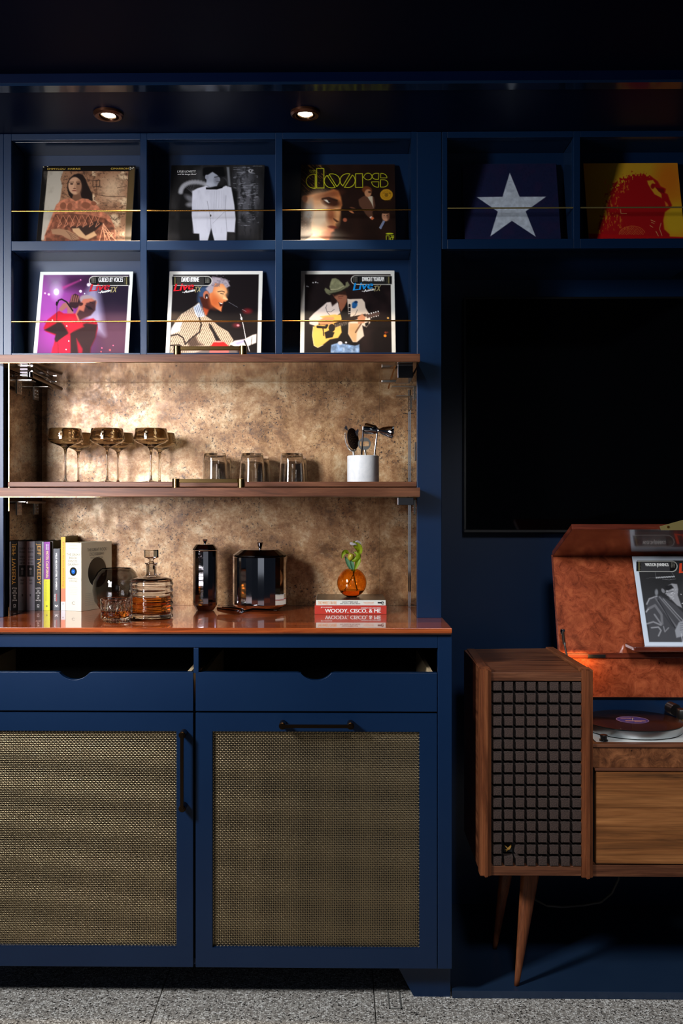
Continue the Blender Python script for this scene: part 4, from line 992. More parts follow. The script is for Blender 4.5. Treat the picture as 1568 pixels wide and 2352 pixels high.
# ------------------------------------------------------------------ record sleeves: printed covers painted per vertex on a fine grid
GN = 190
def hashn(ix, iy, s): 
    h = np.sin(ix*127.1+iy*311.7+s*74.7)*43758.5453
    return h-np.floor(h)
def vnoise(x, y, s=0):
    xi, yi = np.floor(x), np.floor(y); fx_, fy_ = x-xi, y-yi; fx_ = fx_*fx_*(3-2*fx_); fy_ = fy_*fy_*(3-2*fy_)
    a, b, c, d = hashn(xi, yi, s), hashn(xi+1, yi, s), hashn(xi, yi+1, s), hashn(xi+1, yi+1, s)
    return (a*(1-fx_)+b*fx_)*(1-fy_)+(c*(1-fx_)+d*fx_)*fy_
def fbm(x, y, s=0, o=4):
    t = 0; a = .5
    for i in range(o): t = t+a*vnoise(x, y, s+i); x, y, a = x*2.03, y*2.03, a*.5
    return t/(1-.5**o)
class Cover:
    def __init__(s, TL, TR, BL, BR, vb, base):
        u = np.linspace(0, 1, GN); U_, V_ = np.meshgrid(u, u); s.U, s.V = U_, V_; q = V_/vb
        lx_ = TL[0]+(BL[0]-TL[0])*q; rx_ = TR[0]+(BR[0]-TR[0])*q; ly = TL[1]+(BL[1]-TL[1])*q; ry = TR[1]+(BR[1]-TR[1])*q
        s.X = lx_+(rx_-lx_)*U_; s.Y = ly+(ry-ly)*U_; s.C = np.ones((GN, GN, 3))*np.array(base, float)
        s.px = (TR[0]-TL[0])/GN
    def blend(s, m, c):
        c = np.array(c, float) if not isinstance(c, np.ndarray) else c
        s.C = s.C*(1-m[..., None])+c*m[..., None]
    def poly(s, pts, c, soft=None, a=1., tex=0):
        soft = soft or s.px*.7; X, Y = s.X, s.Y; ins = np.zeros(X.shape, bool); dist = np.full(X.shape, 1e9); n = len(pts)
        for i in range(n):
            x0, y0 = pts[i]; x1, y1 = pts[(i+1) % n]
            if y0 != y1: ins ^= ((y0 > Y) != (y1 > Y)) & (X < (x1-x0)*(Y-y0)/(y1-y0)+x0)
            L2 = (x1-x0)**2+(y1-y0)**2+1e-9; t = np.clip(((X-x0)*(x1-x0)+(Y-y0)*(y1-y0))/L2, 0, 1)
            dist = np.minimum(dist, np.hypot(X-x0-t*(x1-x0), Y-y0-t*(y1-y0)))
        sd = np.where(ins, dist, -dist); m = np.clip(sd/soft*.5+.5, 0, 1)*a
        c = np.array(c, float)
        if tex: c = c[None, None]*(1+tex*(fbm(X/40, Y/40, 3)[..., None]-.5)*2)
        s.blend(m, c); return s
    def ell(s, x, y, rx, ry, c, rot=0, soft=.12, a=1.):
        r = math.radians(rot); dx, dy = s.X-x, s.Y-y; p, q = dx*math.cos(r)+dy*math.sin(r), -dx*math.sin(r)+dy*math.cos(r)
        d = np.sqrt((p/rx)**2+(q/ry)**2); s.blend(np.clip((1-d)/soft+.5, 0, 1)*a, c); return s
    def line(s, pts, w_, c, a=1., soft=None):
        d = np.full(s.X.shape, 1e9)
        for (x0, y0), (x1, y1) in zip(pts, pts[1:]):
            L2 = (x1-x0)**2+(y1-y0)**2+1e-9; t = np.clip(((s.X-x0)*(x1-x0)+(s.Y-y0)*(y1-y0))/L2, 0, 1); d = np.minimum(d, np.hypot(s.X-x0-t*(x1-x0), s.Y-y0-t*(y1-y0)))
        s.blend(np.clip((w_/2-d)/(soft or s.px*.8)+.5, 0, 1)*a, c); return s
    def tex(s, fx_, fy_, c, lo, hi, mask=None, seed=0, a=1.):
        n = fbm(s.X/fx_, s.Y/fy_, seed); m = np.clip((n-lo)/(hi-lo), 0, 1)*a
        s.blend(m*(mask if mask is not None else 1), c); return s
    def frame(s, c, wd, wt=None):
        e = np.minimum(np.minimum(s.U, 1-s.U)/wd, np.minimum(s.V, 1-s.V)/(wt or wd)); s.blend(np.clip((1-e)*6+.5, 0, 1), c); return s
def arc(cx, cy, rx, ry, a0, a1, n=18): return [(cx+rx*math.cos(math.radians(a0+(a1-a0)*i/n)), cy+ry*math.sin(math.radians(a0+(a1-a0)*i/n))) for i in range(n+1)]
def badge(c, left, x0, x1, yt, yb, barcol=(30, 30, 30)):
    "rounded black name tab with a white outline"
    r = (yb-yt)/2; ym = (yt+yb)/2
    p = [(x0, yt), (x1-r, yt)]+arc(x1-r, ym, r, r, -90, 90)+[(x0, yb)] if left else [(x1, yt), (x0+r, yt)]+arc(x0+r, ym, r, r, -90, -270)+[(x1, yb)]
    c.poly(p, (226, 224, 214)); k = 11
    p2 = [(x0-20, yt+k), (x1-r, yt+k)]+arc(x1-r, ym, r-k, r-k, -90, 90)+[(x0-20, yb-k)] if left else [(x1+20, yt+k), (x0+r, yt+k)]+arc(x0+r, ym, r-k, r-k, -90, -270)+[(x1+20, yb-k)]
    c.poly(p2, (10, 10, 12)); tb = (x0+55, x1-120) if left else (x0+120, x1-55)
    c.poly([(tb[0], yt+k), (tb[1], yt+k), (tb[1], yb-k), (tb[0], yb-k)], barcol)
    for i in range(3):
        gx = (x1-95+i*22) if left else (x0+45+i*22)
        for j in range(6): c.ell(gx, yt+28+j*14, 7, 4, (150, 148, 136), soft=.6)
    gx = x0+22 if left else x1-25
    c.poly([(gx-9, yt+18), (gx+9, yt+18), (gx+9, yb-18), (gx-9, yb-18)], (130, 122, 80)); c.line([(gx+28 if left else gx-28, yt+25), (gx+28 if left else gx-28, yb-25)], 5, (120, 116, 100))
COVERS = {}
# --- A: woman in a patterned shawl before a stone wall (brown tones)
c = Cover((52, 125), (1460, 120), (-50, 1270), (1370, 1270), .907, (16, 13, 12)); COVERS['A'] = c
c.poly([(125, 205), (1355, 208), (1270, 1500), (5, 1500)], (150, 108, 80))
pm = ((c.X > 60) & (c.Y > 205)).astype(float)
c.poly([(125, 205), (360, 205), (315, 330), (345, 420), (310, 640), (240, 800), (60, 1250), (20, 1250)], (176, 166, 150), 6)
c.tex(90, 120, (150, 140, 124), .5, .8, (c.X < 340)*pm, 2, .6)
wm = ((c.X > 330)*(c.X < 1350-(c.Y-208)*.08)*(c.Y > 208)).astype(float)
c.tex(160, 130, (206, 176, 140), .48, .68, wm*(c.X > 800), 5); c.tex(60, 50, (92, 62, 44), .56, .72, wm, 8, .7); c.tex(22, 22, (60, 40, 30), .62, .72, wm, 9, .6)
c.ell(1100, 480, 150, 190, (214, 182, 146), 20, 1.2, .7)
for p in ([(880, 570), (1000, 590), (1180, 595), (1300, 590)], [(900, 745), (1020, 735)], [(1060, 880), (1130, 960), (1190, 910), (1260, 905)], [(860, 350), (870, 560)], [(1180, 465), (1300, 440)]): c.line(p, 9, (66, 44, 32), .8)
c.line([(810, 350), (915, 348), (910, 440), (808, 445), (810, 350)], 10, (50, 36, 28), .8)
c.poly([(590, 240), (520, 262), (460, 310), (425, 380), (420, 480), (440, 570), (480, 625), (640, 640), (800, 665), (800, 560), (740, 440), (700, 330), (655, 262)], (34, 24, 20), 8)
c.poly([(250, 720), (330, 650), (470, 618), (540, 660), (640, 620), (740, 635), (860, 720), (960, 830), (1060, 900), (1130, 1060), (1165, 1500), (100, 1500), (70, 1190), (120, 1060), (180, 900)], (176, 108, 80), 7, tex=.35)
c.poly([(235, 860), (480, 850), (780, 880), (980, 930), (1120, 1040), (1150, 1500), (120, 1500), (80, 1180), (190, 960)], (112, 66, 48), 9, tex=.5)
c.poly([(430, 1050), (700, 1040), (860, 960), (960, 1000), (820, 1130), (700, 1180), (560, 1090)], (52, 36, 30), 10)
for k in range(7):
    x = 260+k*95; c.line([(x, 880), (x+70, 1010), (x+10, 1060), (x+80, 890)], 9, (198, 128, 96), .9)
for k in range(4): c.line([(960, 1010), (900+k*80, 1260)], 11, (224, 158, 120), .9)
c.line([(950, 1130), (1110, 1150), (1010, 1250), (940, 1060), (1110, 1230)], 10, (226, 160, 122), .9)
for (x, y, a, b) in ((355, 735, 48, 52), (455, 745, 40, 55), (700, 730, 66, 50), (820, 700, 40, 32)): c.ell(x, y, a, b, (128, 76, 54), 15, .3)
c.poly([(520, 520), (610, 520), (640, 625), (545, 668), (490, 625)], (112, 76, 56), 8)
c.ell(535, 430, 100, 135, (196, 150, 118), 0, .15); c.ell(596, 450, 46, 110, (132, 92, 68), 0, .6, .75)
for x in (487, 588): c.ell(x, 402, 26, 11, (40, 26, 22), 0, .5); c.line([(x-36, 376), (x+32, 374)], 10, (62, 42, 32), .8)
c.line([(538, 400), (530, 470)], 12, (150, 108, 82), .7, 10); c.ell(526, 506, 36, 9, (120, 60, 48), 0, .6); c.ell(530, 472, 22, 8, (110, 72, 54), 0, .8)
c.poly([(170, 1090), (300, 1080), (430, 1105), (560, 1175), (600, 1240), (480, 1262), (330, 1180), (190, 1160)], (150, 112, 84), 9)
c.poly([(490, 1080), (590, 1070), (690, 1190), (820, 1120), (860, 1180), (720, 1250), (590, 1200), (500, 1120)], (192, 152, 112), 9)
for k in range(4): c.line([(400+k*20, 1120+k*22), (570-k*25, 1200+k*20)], 6, (84, 54, 40), .8)
c.poly([(1310, 208), (1355, 208), (1330, 560), (1300, 900), (1275, 1500), (1220, 1500)], (206, 178, 140), 6, .0)
c.poly([(1362, 206), (1452, 160), (1400, 1000), (1360, 1500), (1275, 1500), (1310, 760)], (84, 66, 40), 8)  # golden reflection on the black border, painted into the cover colours
for p in ((60, 140), (120, 128), (1385, 150), (1410, 165), (1430, 150), (1380, 175)): c.ell(p[0], p[1], 12, 9, (190, 182, 160), 30, .8)
# --- B: man in a white dinner jacket, black and white
c = Cover((146, 112), (1497, 112), (72, 1212), (1452, 1210), .907, (20, 19, 19)); COVERS['B'] = c
c.tex(150, 300, (44, 42, 42), .45, .75, None, 3); c.poly([(500, 180), (600, 160), (620, 400), (480, 380)], (66, 66, 68), 60, .8)
c.ell(1190, 260, 110, 110, (86, 88, 94), 0, 1.2, .9); c.ell(1220, 620, 190, 400, (92, 92, 98), 0, 1.1, .9); wm = (c.X > 1040).astype(float)
c.tex(40, 90, (34, 34, 36), .5, .7, wm, 7, .9); c.tex(70, 16, (150, 152, 160), .60, .74, wm*(c.X < 1400)*(c.Y < 1000), 8, .6)
c.poly([(948, 140), (985, 140), (1000, 420), (965, 420)], (120, 122, 128), 12)
c.poly([(1000, 430), (1100, 500), (1090, 1200), (1060, 1200)], (16, 16, 16), 20)
for k in range(14):
    a = math.radians(190+k*9); c.ell(480+215*math.cos(a)*(1+.02*k), 545+185*math.sin(a), 34, 26, (168, 168, 174), math.degrees(a), .9, .85)
for k in range(5): c.line([(440, 520), (330+k*35, 420-k*8)], 6, (120, 120, 124), .6)
c.ell(400, 600, 80, 40, (120, 120, 126), 35, 1, .8); c.ell(405, 690, 60, 34, (150, 150, 156), 0, 1, .8)
c.poly([(440, 490), (520, 450), (640, 415), (800, 470), (930, 415), (1010, 440), (1050, 700), (1065, 900), (1045, 1090), (935, 1085), (910, 1500), (780, 1500), (705, 1040), (640, 1500), (540, 1500), (530, 1110), (450, 1105), (425, 850)], (214, 214, 226), 8)
c.tex(60, 240, (176, 176, 190), .5, .8, (c.X > 430)*(c.X < 1060)*(c.Y > 480)*(c.Y < 1100)*1., 4, .35)
c.poly([(705, 1035), (650, 1220), (640, 1500), (800, 1500), (750, 1215)], (22, 22, 24), 8)
c.line([(655, 640), (690, 840), (705, 1040)], 7, (130, 130, 144), .8); c.line([(930, 560), (915, 760), (935, 1085)], 8, (140, 140, 154), .7); c.line([(900, 800), (730, 960)], 6, (150, 150, 164), .7); c.ell(702, 848, 11, 16, (28, 28, 30))
for k in range(4): c.line([(760+k*35, 490), (750+k*35, 740)], 5, (176, 176, 190), .8)
c.poly([(640, 440), (780, 430), (860, 420), (900, 410), (880, 450), (790, 470), (700, 470), (640, 468)], (12, 12, 14), 5)
c.poly([(600, 160), (640, 140), (900, 140), (930, 300), (830, 300), (640, 320), (600, 260)], (8, 8, 9), 10)
c.poly([(660, 260), (740, 210), (800, 250), (845, 300), (848, 340), (820, 375), (800, 420), (700, 435), (645, 400), (650, 330)], (164, 168, 182), 8)
c.ell(655, 288, 26, 36, (150, 152, 166), 0, .3); c.line([(770, 290), (830, 280)], 14, (30, 30, 34), .9); c.line([(800, 352), (836, 350)], 10, (40, 40, 44), .9); c.ell(800, 330, 40, 60, (100, 102, 112), 0, 1, .6); c.ell(690, 400, 60, 40, (190, 192, 204), 0, 1, .6)
for k in range(6): c.line([(860+k*18, 280), (960, 330+k*22)], 4, (70, 70, 74), .7); c.line([(860, 300+k*18), (960, 270+k*12)], 3, (60, 60, 64), .6)
c.ell(1292, 200, 30, 28, (176, 176, 180), 0, .5); c.ell(1294, 198, 13, 12, (22, 22, 24), 0, .3); c.ell(1325, 185, 12, 8, (176, 176, 180), 0, .5)
# --- C: close-up face and dark ground (yellow outline lettering added below)
c = Cover((72, 97), (1430, 92), (62, 1200), (1458, 1195), .907, (32, 19, 15)); COVERS['C'] = c
c.tex(220, 260, (44, 26, 20), .4, .8, None, 6); hair = (c.X < 620)*(c.Y < 560)*1.
c.poly([(60, 90), (420, 90), (600, 240), (640, 480), (560, 470), (300, 540), (60, 560)], (24, 16, 12), 20)
n = fbm((c.X+c.Y*.9)/150, (c.Y-c.X*.9)/16, 11); c.blend(np.clip((n-.58)/.12, 0, 1)*(c.X < 430)*(c.Y < 480)*(c.X+c.Y*.6 < 560)*.75, (150, 104, 52))
n = fbm((c.X+c.Y)/120, (c.Y-c.X)/12, 13); c.blend(np.clip((n-.62)/.1, 0, 1)*hair*.5, (110, 74, 40))
c.poly([(90, 560), (260, 530), (420, 500), (540, 455), (610, 480), (650, 570), (670, 690), (650, 740), (640, 830), (620, 930), (575, 960), (580, 1010), (540, 1060), (500, 1100), (480, 1180), (440, 1230), (300, 1210), (230, 1110), (215, 980), (200, 800), (170, 680), (80, 600)], (206, 124, 70), 14)
c.ell(330, 820, 190, 280, (250, 222, 186), 12, 1.0, .95); c.ell(300, 620, 150, 110, (236, 168, 116), 0, 1.2, .8); c.ell(580, 800, 60, 170, (240, 176, 116), -4, .9, .8)
c.ell(510, 650, 130, 62, (58, 26, 16), 12, .7, .95); c.ell(480, 540, 170, 50, (120, 60, 34), -12, 1.2, .7); c.line([(380, 600), (470, 585), (590, 625)], 26, (40, 20, 14), .9, 18)
c.poly([(400, 612), (440, 610), (490, 650), (470, 662), (430, 640)], (240, 230, 214), 8); c.ell(478, 636, 15, 15, (24, 14, 12), 0, .5)
c.ell(500, 830, 60, 110, (150, 74, 40), 0, 1.1, .8); c.poly([(540, 880), (625, 930), (590, 940), (545, 900)], (60, 28, 18), 10); c.ell(530, 1010, 66, 22, (110, 40, 30), 8, .8, .9); c.ell(505, 1052, 52, 22, (220, 130, 96), 12, .8, .8)
c.ell(450, 1130, 80, 50, (140, 72, 44), 0, 1.2, .8); c.poly([(60, 1110), (230, 1100), (420, 1250), (440, 1500), (60, 1500)], (40, 24, 20), 14); c.poly([(120, 1200), (250, 1110), (440, 1200), (460, 1500), (60, 1500)], (232, 196, 160), 12)
c.ell(175, 790, 60, 170, (150, 146, 140), 8, 1.0, .8); c.ell(120, 600, 40, 50, (140, 84, 56), 0, .5, .9); c.ell(120, 1000, 70, 100, (78, 52, 40), 0, 1, .8); c.tex(22, 22, (150, 120, 96), .55, .75, (c.X < 220)*(c.Y > 800)*(c.Y < 1070)*1., 5, .6)
c.poly([(905, 610), (980, 560), (1050, 545), (1130, 570), (1155, 700), (1110, 800), (1130, 870), (1080, 890), (1020, 830), (960, 740), (920, 700)], (96, 62, 46), 8); c.poly([(1030, 560), (1110, 560), (1125, 730), (1095, 660), (1050, 590)], (206, 190, 164), 6)
c.ell(1030, 470, 74, 56, (112, 58, 30), 15, .3); c.ell(1045, 515, 50, 56, (196, 136, 96), 10, .3); c.ell(1070, 500, 24, 16, (60, 34, 24), 10, .6, .8); c.poly([(1070, 860), (1100, 850), (1140, 880), (1110, 908), (1080, 885)], (232, 120, 72), 4); c.poly([(1070, 868), (1095, 852), (1106, 862), (1082, 884)], (240, 236, 230), 4)
c.ell(1305, 850, 56, 74, (206, 146, 112), 0, .25); c.ell(1345, 850, 24, 60, (110, 66, 50), 0, .7, .7); c.ell(1300, 790, 62, 26, (40, 24, 18), 0, .3); c.ell(1285, 840, 9, 6, (40, 24, 20)); c.ell(1325, 842, 9, 6, (40, 24, 20)); c.poly([(1280, 910), (1300, 930), (1240, 1040), (1215, 1020)], (70, 84, 130), 5)
for k in range(3): c.line([(1290-k*10, 925-k*4), (1235-k*10, 1035-k*8)], 5, (190, 196, 214))
c.ell(710, 905, 30, 28, (180, 96, 66), 20, .6); c.ell(800, 785, 45, 14, (196, 120, 76), 30, .6); c.ell(820, 730, 40, 10, (110, 66, 44), 10, .8)
st = [(1315+(97 if k % 2 == 0 else 88)*math.cos(PI*2*k/80), 540+(86 if k % 2 == 0 else 78)*math.sin(PI*2*k/80)) for k in range(80)]
c.poly(st, (206, 150, 30), 3); c.line(arc(1315, 540, 52, 46, 0, 360, 40), 4, (130, 86, 20)); c.ell(1315, 548, 28, 26, (110, 74, 20), 0, .6, .8)
for k in range(26):
    a = 2*PI*k/26; c.line([(1315+62*math.cos(a), 540+55*math.sin(a)), (1315+74*math.cos(a), 540+66*math.sin(a))], 5, (96, 64, 16), .8)
Yl = (222, 222, 40); LW = 9
c.line([(275, 235)]+arc(262, 340, 122, 104, -90, -270)+[(272, 445), (272, 235)], LW, Yl); c.line([(292, 152), (398, 152), (400, 440), (292, 440), (292, 152)], LW, Yl)
c.line([(470, 260)]+arc(520, 335, 112, 104, 232, 45+14, 26)[::1][:0]+[(450, 262)]+arc(515, 335, 110, 104, 230, 70, 26)+[(565, 432), (450, 262)], LW, Yl)
c.line([(475, 238)]+arc(515, 335, 118, 104, -105, 52, 26)+[(585, 415), (475, 238)], LW, Yl)
c.line([(780, 232)]+arc(748, 330, 112, 102, -80, -232, 26)+[(675, 412), (780, 232)], LW, Yl); c.line([(815, 250)]+arc(748, 330, 108, 104, -48, 108, 26)+[(700, 432), (815, 250)], LW, Yl)
c.line([(862, 230), (962, 228), (968, 430), (862, 432), (862, 230)], LW, Yl); c.line([(975, 280)]+arc(1045, 272, 56, 50, 190, 520, 30)[:28]+[(975, 280)], LW*.9, Yl)
c.line([(1200, 225), (1198, 312)]+arc(1160, 268, 54, 44, 90, 270)+[(1200, 225)], LW*.9, Yl); c.line([(1228, 226), (1228, 292), (1320, 292)]+arc(1248, 292, 72, 66, 0, -90)+[(1228, 226)], LW*.9, Yl)
c.line([(1098, 350), (1202, 348), (1200, 428)]+arc(1186, 350, 88, 78, 90, 180)+[(1098, 350)], LW*.9, Yl); c.line([(1228, 320), (1228, 426)]+arc(1270, 373, 66, 53, 90, -90)+[(1228, 320)], LW*.9, Yl)
for k in range(5): c.line([(188+k*20, 172), (200+k*18, 215)], 5, (190, 190, 50))
c.line([(180, 175), (275, 180)], 4, (190, 190, 50))
c.ell(1366, 1104, 56, 13, (196, 206, 40), 0, .4); c.line([(1318, 1500), (1318, 1132), (1358, 1132), (1362, 1500)], 8, (196, 206, 40)); c.line([(1385, 1132), (1425, 1132), (1424, 1160), (1385, 1132)], 8, (196, 206, 40)); c.line(arc(1395, 1176, 20, 18, 0, 360, 20), 9, (196, 206, 40)); c.line([(1424, 1160), (1400, 1160)], 6, (196, 206, 40))
# --- D: singer with microphone, purple stage
c = Cover((140, 80), (1480, 75), (20, 1258), (1405, 1255), .945, (62, 34, 62)); COVERS['D'] = c
c.ell(350, 800, 420, 700, (150, 56, 150), 0, 1.3, .9); c.ell(240, 480, 300, 300, (158, 74, 164), 0, 1.3, .8); c.ell(1200, 380, 330, 420, (24, 16, 34), 0, .9, .9); c.ell(1200, 1050, 260, 360, (84, 52, 68), 0, 1.1, .8)
c.poly([(240, 130), (500, 130), (440, 330), (250, 330)], (128, 118, 140), 90, .8); c.poly([(500, 130), (900, 130), (820, 330), (520, 330)], (44, 18, 48), 70, .8)
c.poly([(880, 250), (960, 250), (1020, 640), (1060, 1000), (850, 900), (700, 560)], (150, 146, 176), 60, .85); c.poly([(450, 300), (730, 190), (730, 205), (460, 340)], (176, 56, 130), 14, .8)
c.ell(365, 375, 70, 100, (214, 190, 226), 0, 1.4, .7); c.ell(365, 375, 36, 46, (248, 246, 255), 0, .5)
for (x, y, r, q_) in ((200, 395, 14, (240, 190, 220)), (255, 412, 17, (246, 210, 230)), (835, 270, 24, (232, 220, 238)), (718, 366, 20, (244, 244, 250)), (776, 400, 9, (220, 220, 240)), (720, 196, 8, (240, 150, 200)), (1022, 1185, 9, (240, 100, 130)), (1188, 1150, 9, (240, 100, 130)), (1140, 1215, 14, (200, 90, 90)), (1010, 1238, 9, (220, 90, 90))): c.ell(x, y, r, r, q_, 0, .7)
c.poly([(170, 900), (230, 780), (400, 650), (470, 690), (520, 690), (640, 690), (740, 790), (900, 760), (950, 800), (965, 900), (930, 1040), (860, 1180), (830, 1500), (240, 1500), (300, 1200), (350, 1010), (200, 950)], (160, 18, 40), 10)
c.poly([(400, 1020), (560, 1000), (590, 1260), (560, 1500), (230, 1500), (300, 1180)], (214, 24, 52), 10); c.poly([(560, 980), (650, 880), (800, 830), (960, 850), (930, 1040), (860, 1180), (830, 1500), (560, 1500)], (44, 26, 28), 14)
c.poly([(180, 930), (420, 800), (520, 850), (560, 960), (350, 1110), (330, 1060), (350, 990)], (36, 22, 24), 12); c.poly([(400, 790), (560, 740), (700, 780), (760, 880), (540, 980), (470, 860)], (206, 30, 50), 16, .8); c.poly([(650, 1050), (740, 1200), (730, 1300), (680, 1300)], (150, 24, 44), 14)
c.poly([(395, 630), (460, 545), (540, 520), (600, 600), (610, 690), (520, 690), (520, 600), (440, 660)], (150, 94, 88), 9); c.poly([(545, 560), (590, 430), (640, 400), (690, 430), (720, 520), (700, 580), (640, 620), (570, 600)], (46, 24, 30), 9)
for k in range(4): c.line([(575+k*30, 520), (598+k*30, 425+k*5)], 18, (148, 92, 80), .8)
c.line([(372, 560), (395, 500), (440, 482), (510, 520), (560, 590), (600, 650)], 22, (26, 16, 24)); c.line([(372, 560), (365, 800), (385, 1300)], 8, (40, 22, 32)); c.ell(370, 548, 16, 34, (20, 14, 20))
c.ell(830, 500, 130, 74, (150, 132, 136), 15, .25); c.poly([(700, 560), (760, 480), (880, 470), (950, 520), (920, 640), (850, 710), (760, 760), (680, 800), (640, 700)], (176, 100, 80), 10)
c.poly([(800, 540), (940, 500), (930, 640), (860, 720), (780, 750), (700, 790), (660, 700), (700, 640), (760, 660)], (60, 34, 38), 12); c.poly([(780, 570), (860, 590), (900, 640), (830, 630)], (28, 16, 22), 8); c.line([(850, 520), (900, 545)], 9, (30, 18, 22)); c.ell(720, 555, 34, 24, (70, 34, 34), -20, .4); c.line([(700, 540), (745, 560)], 8, (30, 16, 20))
for (x, y) in ((302, 788), (510, 872), (538, 1088), (498, 1208)): c.ell(x, y, 9, 10, (250, 210, 214), 0, .6)
c.frame((214, 220, 214), .036); badge(c, False, 842, 1412, 140, 285)
# --- E: singer in a striped shirt with red guitar
c = Cover((120, 78), (1475, 70), (40, 1252), (1440, 1250), .945, (20, 14, 16)); COVERS['E'] = c
c.ell(1250, 655, 60, 36, (110, 24, 30), 0, 1.2); c.ell(1090, 860, 55, 32, (90, 26, 34), 0, 1.2); c.ell(1110, 862, 20, 15, (206, 130, 140), 0, .8); c.ell(150, 740, 120, 60, (60, 44, 34), 0, 1.2, .8)
c.poly([(540, 300), (700, 290), (720, 600), (560, 620), (520, 500)], (60, 90, 130), 30, .8)
c.poly([(590, 560), (700, 600), (650, 720), (600, 700)], (176, 72, 38), 12); c.poly([(550, 450), (700, 450), (760, 590), (690, 640), (590, 600)], (70, 28, 18), 14)
c.poly([(700, 260), (840, 230), (930, 260), (960, 380), (930, 420), (965, 490), (930, 520), (900, 520), (880, 590), (865, 665), (790, 620), (720, 560), (690, 450)], (222, 130, 76), 10)
c.ell(870, 380, 80, 90, (244, 184, 128), 0, 1.1, .9); c.ell(770, 520, 70, 90, (196, 92, 44), 0, 1.2, .8); c.poly([(900, 430), (962, 480), (955, 500), (890, 480)], (250, 196, 140), 8)
c.poly([(740, 150), (860, 170), (960, 200), (1000, 290), (940, 320), (900, 260), (780, 250), (740, 380), (700, 400), (640, 330), (680, 290)], (168, 156, 164), 10); c.tex(30, 24, (110, 100, 112), .5, .65, (c.Y < 400)*(c.X > 690)*(c.Y < 300+0*c.X)*((c.Y-150)*1. < 160)*(c.X < 1000)*1.*(np.hypot(c.X-850, (c.Y-220)*1.4) < 150), 4, .7)
c.ell(645, 420, 42, 60, (190, 110, 80), 10, .3); c.ell(652, 440, 24, 36, (50, 34, 34), 10, .4); c.ell(655, 460, 9, 12, (220, 220, 220))
c.line([(820, 375), (880, 365), (915, 378)], 14, (96, 60, 46), .9); c.line([(860, 402), (900, 405)], 9, (30, 18, 20)); c.poly([(828, 530), (905, 545), (880, 580), (850, 590)], (60, 16, 16), 6); c.poly([(840, 530), (890, 545), (876, 556), (844, 545)], (244, 236, 220), 4); c.line([(880, 590), (865, 660)], 8, (120, 44, 26), .7)
c.poly([(120, 940), (180, 820), (280, 700), (460, 590), (540, 530), (600, 640), (640, 730), (720, 780), (820, 870), (960, 950), (1040, 1070), (980, 1170), (800, 1100), (640, 1200), (300, 1300), (100, 1300)], (196, 176, 152), 8)
sm_ = ((c.X+c.Y*.55) % 30 < 12)*(c.Y > 560)*(c.X > 110); keep = c.C.copy(); d_ = np.abs(c.C-np.array((196, 176, 152))).sum(2) < 40; c.blend((sm_*d_).astype(float)*.85, (84, 58, 46))
c.poly([(130, 900), (190, 830), (290, 800), (250, 940), (120, 990)], (206, 218, 232), 14, .9); c.poly([(460, 600), (540, 540), (620, 730), (520, 750), (480, 690)], (196, 204, 218), 8)
for k in range(5): c.line([(480+k*26, 600-k*12), (530+k*22, 735-k*4)], 7, (60, 60, 80))
c.line([(540, 750), (570, 850), (540, 960), (430, 1040), (330, 1130)], 22, (30, 22, 20)); c.line([(120, 1010), (220, 990), (300, 1040), (330, 1130)], 20, (34, 24, 22)); c.line([(110, 1150), (240, 1140), (300, 1180)], 20, (34, 24, 22)); c.poly([(360, 1100), (480, 1000), (520, 1100), (600, 1140), (400, 1180)], (50, 34, 28), 20, .8)
c.poly([(680, 830), (720, 860), (800, 1000), (860, 1090), (790, 1100), (730, 960), (690, 900)], (24, 18, 18), 8); c.poly([(980, 1130), (1060, 1080), (1200, 1060), (1320, 1000), (1380, 985), (1375, 1110), (1200, 1180), (1090, 1180)], (228, 216, 206), 8); c.poly([(1040, 1110), (1180, 1070), (1240, 1090), (1100, 1150)], (130, 130, 190), 20, .7); c.line([(1315, 1030), (1300, 1140)], 8, (24, 20, 22))
c.poly([(690, 1180), (740, 1110), (820, 1085), (900, 1100), (980, 1170), (960, 1300), (680, 1300)], (196, 28, 30), 8); c.ell(820, 1095, 70, 12, (246, 150, 140), 0, .8, .8); c.poly([(350, 1180), (1100, 1180), (1100, 1300), (350, 1300)], (200, 180, 168), 20, .5)
c.line([(975, 525), (1105, 600)], 7, (90, 90, 96)); c.line([(1172, 630), (1230, 660)], 6, (150, 140, 140)); c.line([(1145, 700), (1185, 850), (1220, 1040), (1275, 1230)], 10, (216, 216, 220)); c.line([(1200, 1080), (1240, 1170)], 20, (20, 16, 18)); c.ell(1160, 762, 13, 18, (230, 230, 232))
c.frame((226, 226, 220), .038); badge(c, True, 172, 740, 143, 288, (52, 50, 48))
# --- F: guitarist in a cowboy hat and white jacket
c = Cover((68, 65), (1437, 52), (42, 1248), (1448, 1245), .945, (22, 15, 16)); COVERS['F'] = c
c.tex(200, 200, (38, 26, 26), .5, .8, None, 9)
for (x, y, r, q_) in ((1340, 750, 15, (220, 170, 90)), (1295, 1008, 21, (240, 140, 40)), (1303, 962, 18, (120, 50, 30)), (1330, 958, 14, (80, 36, 24)), (240, 236, 12, (190, 190, 190)), (280, 230, 12, (200, 200, 204)), (310, 238, 8, (160, 160, 160)), (150, 290, 10, (190, 190, 190)), (170, 296, 8, (180, 180, 184))): c.ell(x, y, r, r*.9, q_, 0, .7)
c.poly([(500, 1140), (600, 1110), (850, 1150), (915, 1130), (920, 1500), (480, 1500), (490, 1210)], (124, 152, 190), 8, tex=.4); c.tex(40, 60, (190, 206, 226), .55, .7, (c.Y > 1140)*(c.X > 500)*(c.X < 900)*1., 6, .6)
c.poly([(600, 560), (780, 500), (860, 760), (900, 1000), (860, 1140), (620, 1100), (560, 900)], (22, 17, 17), 8)
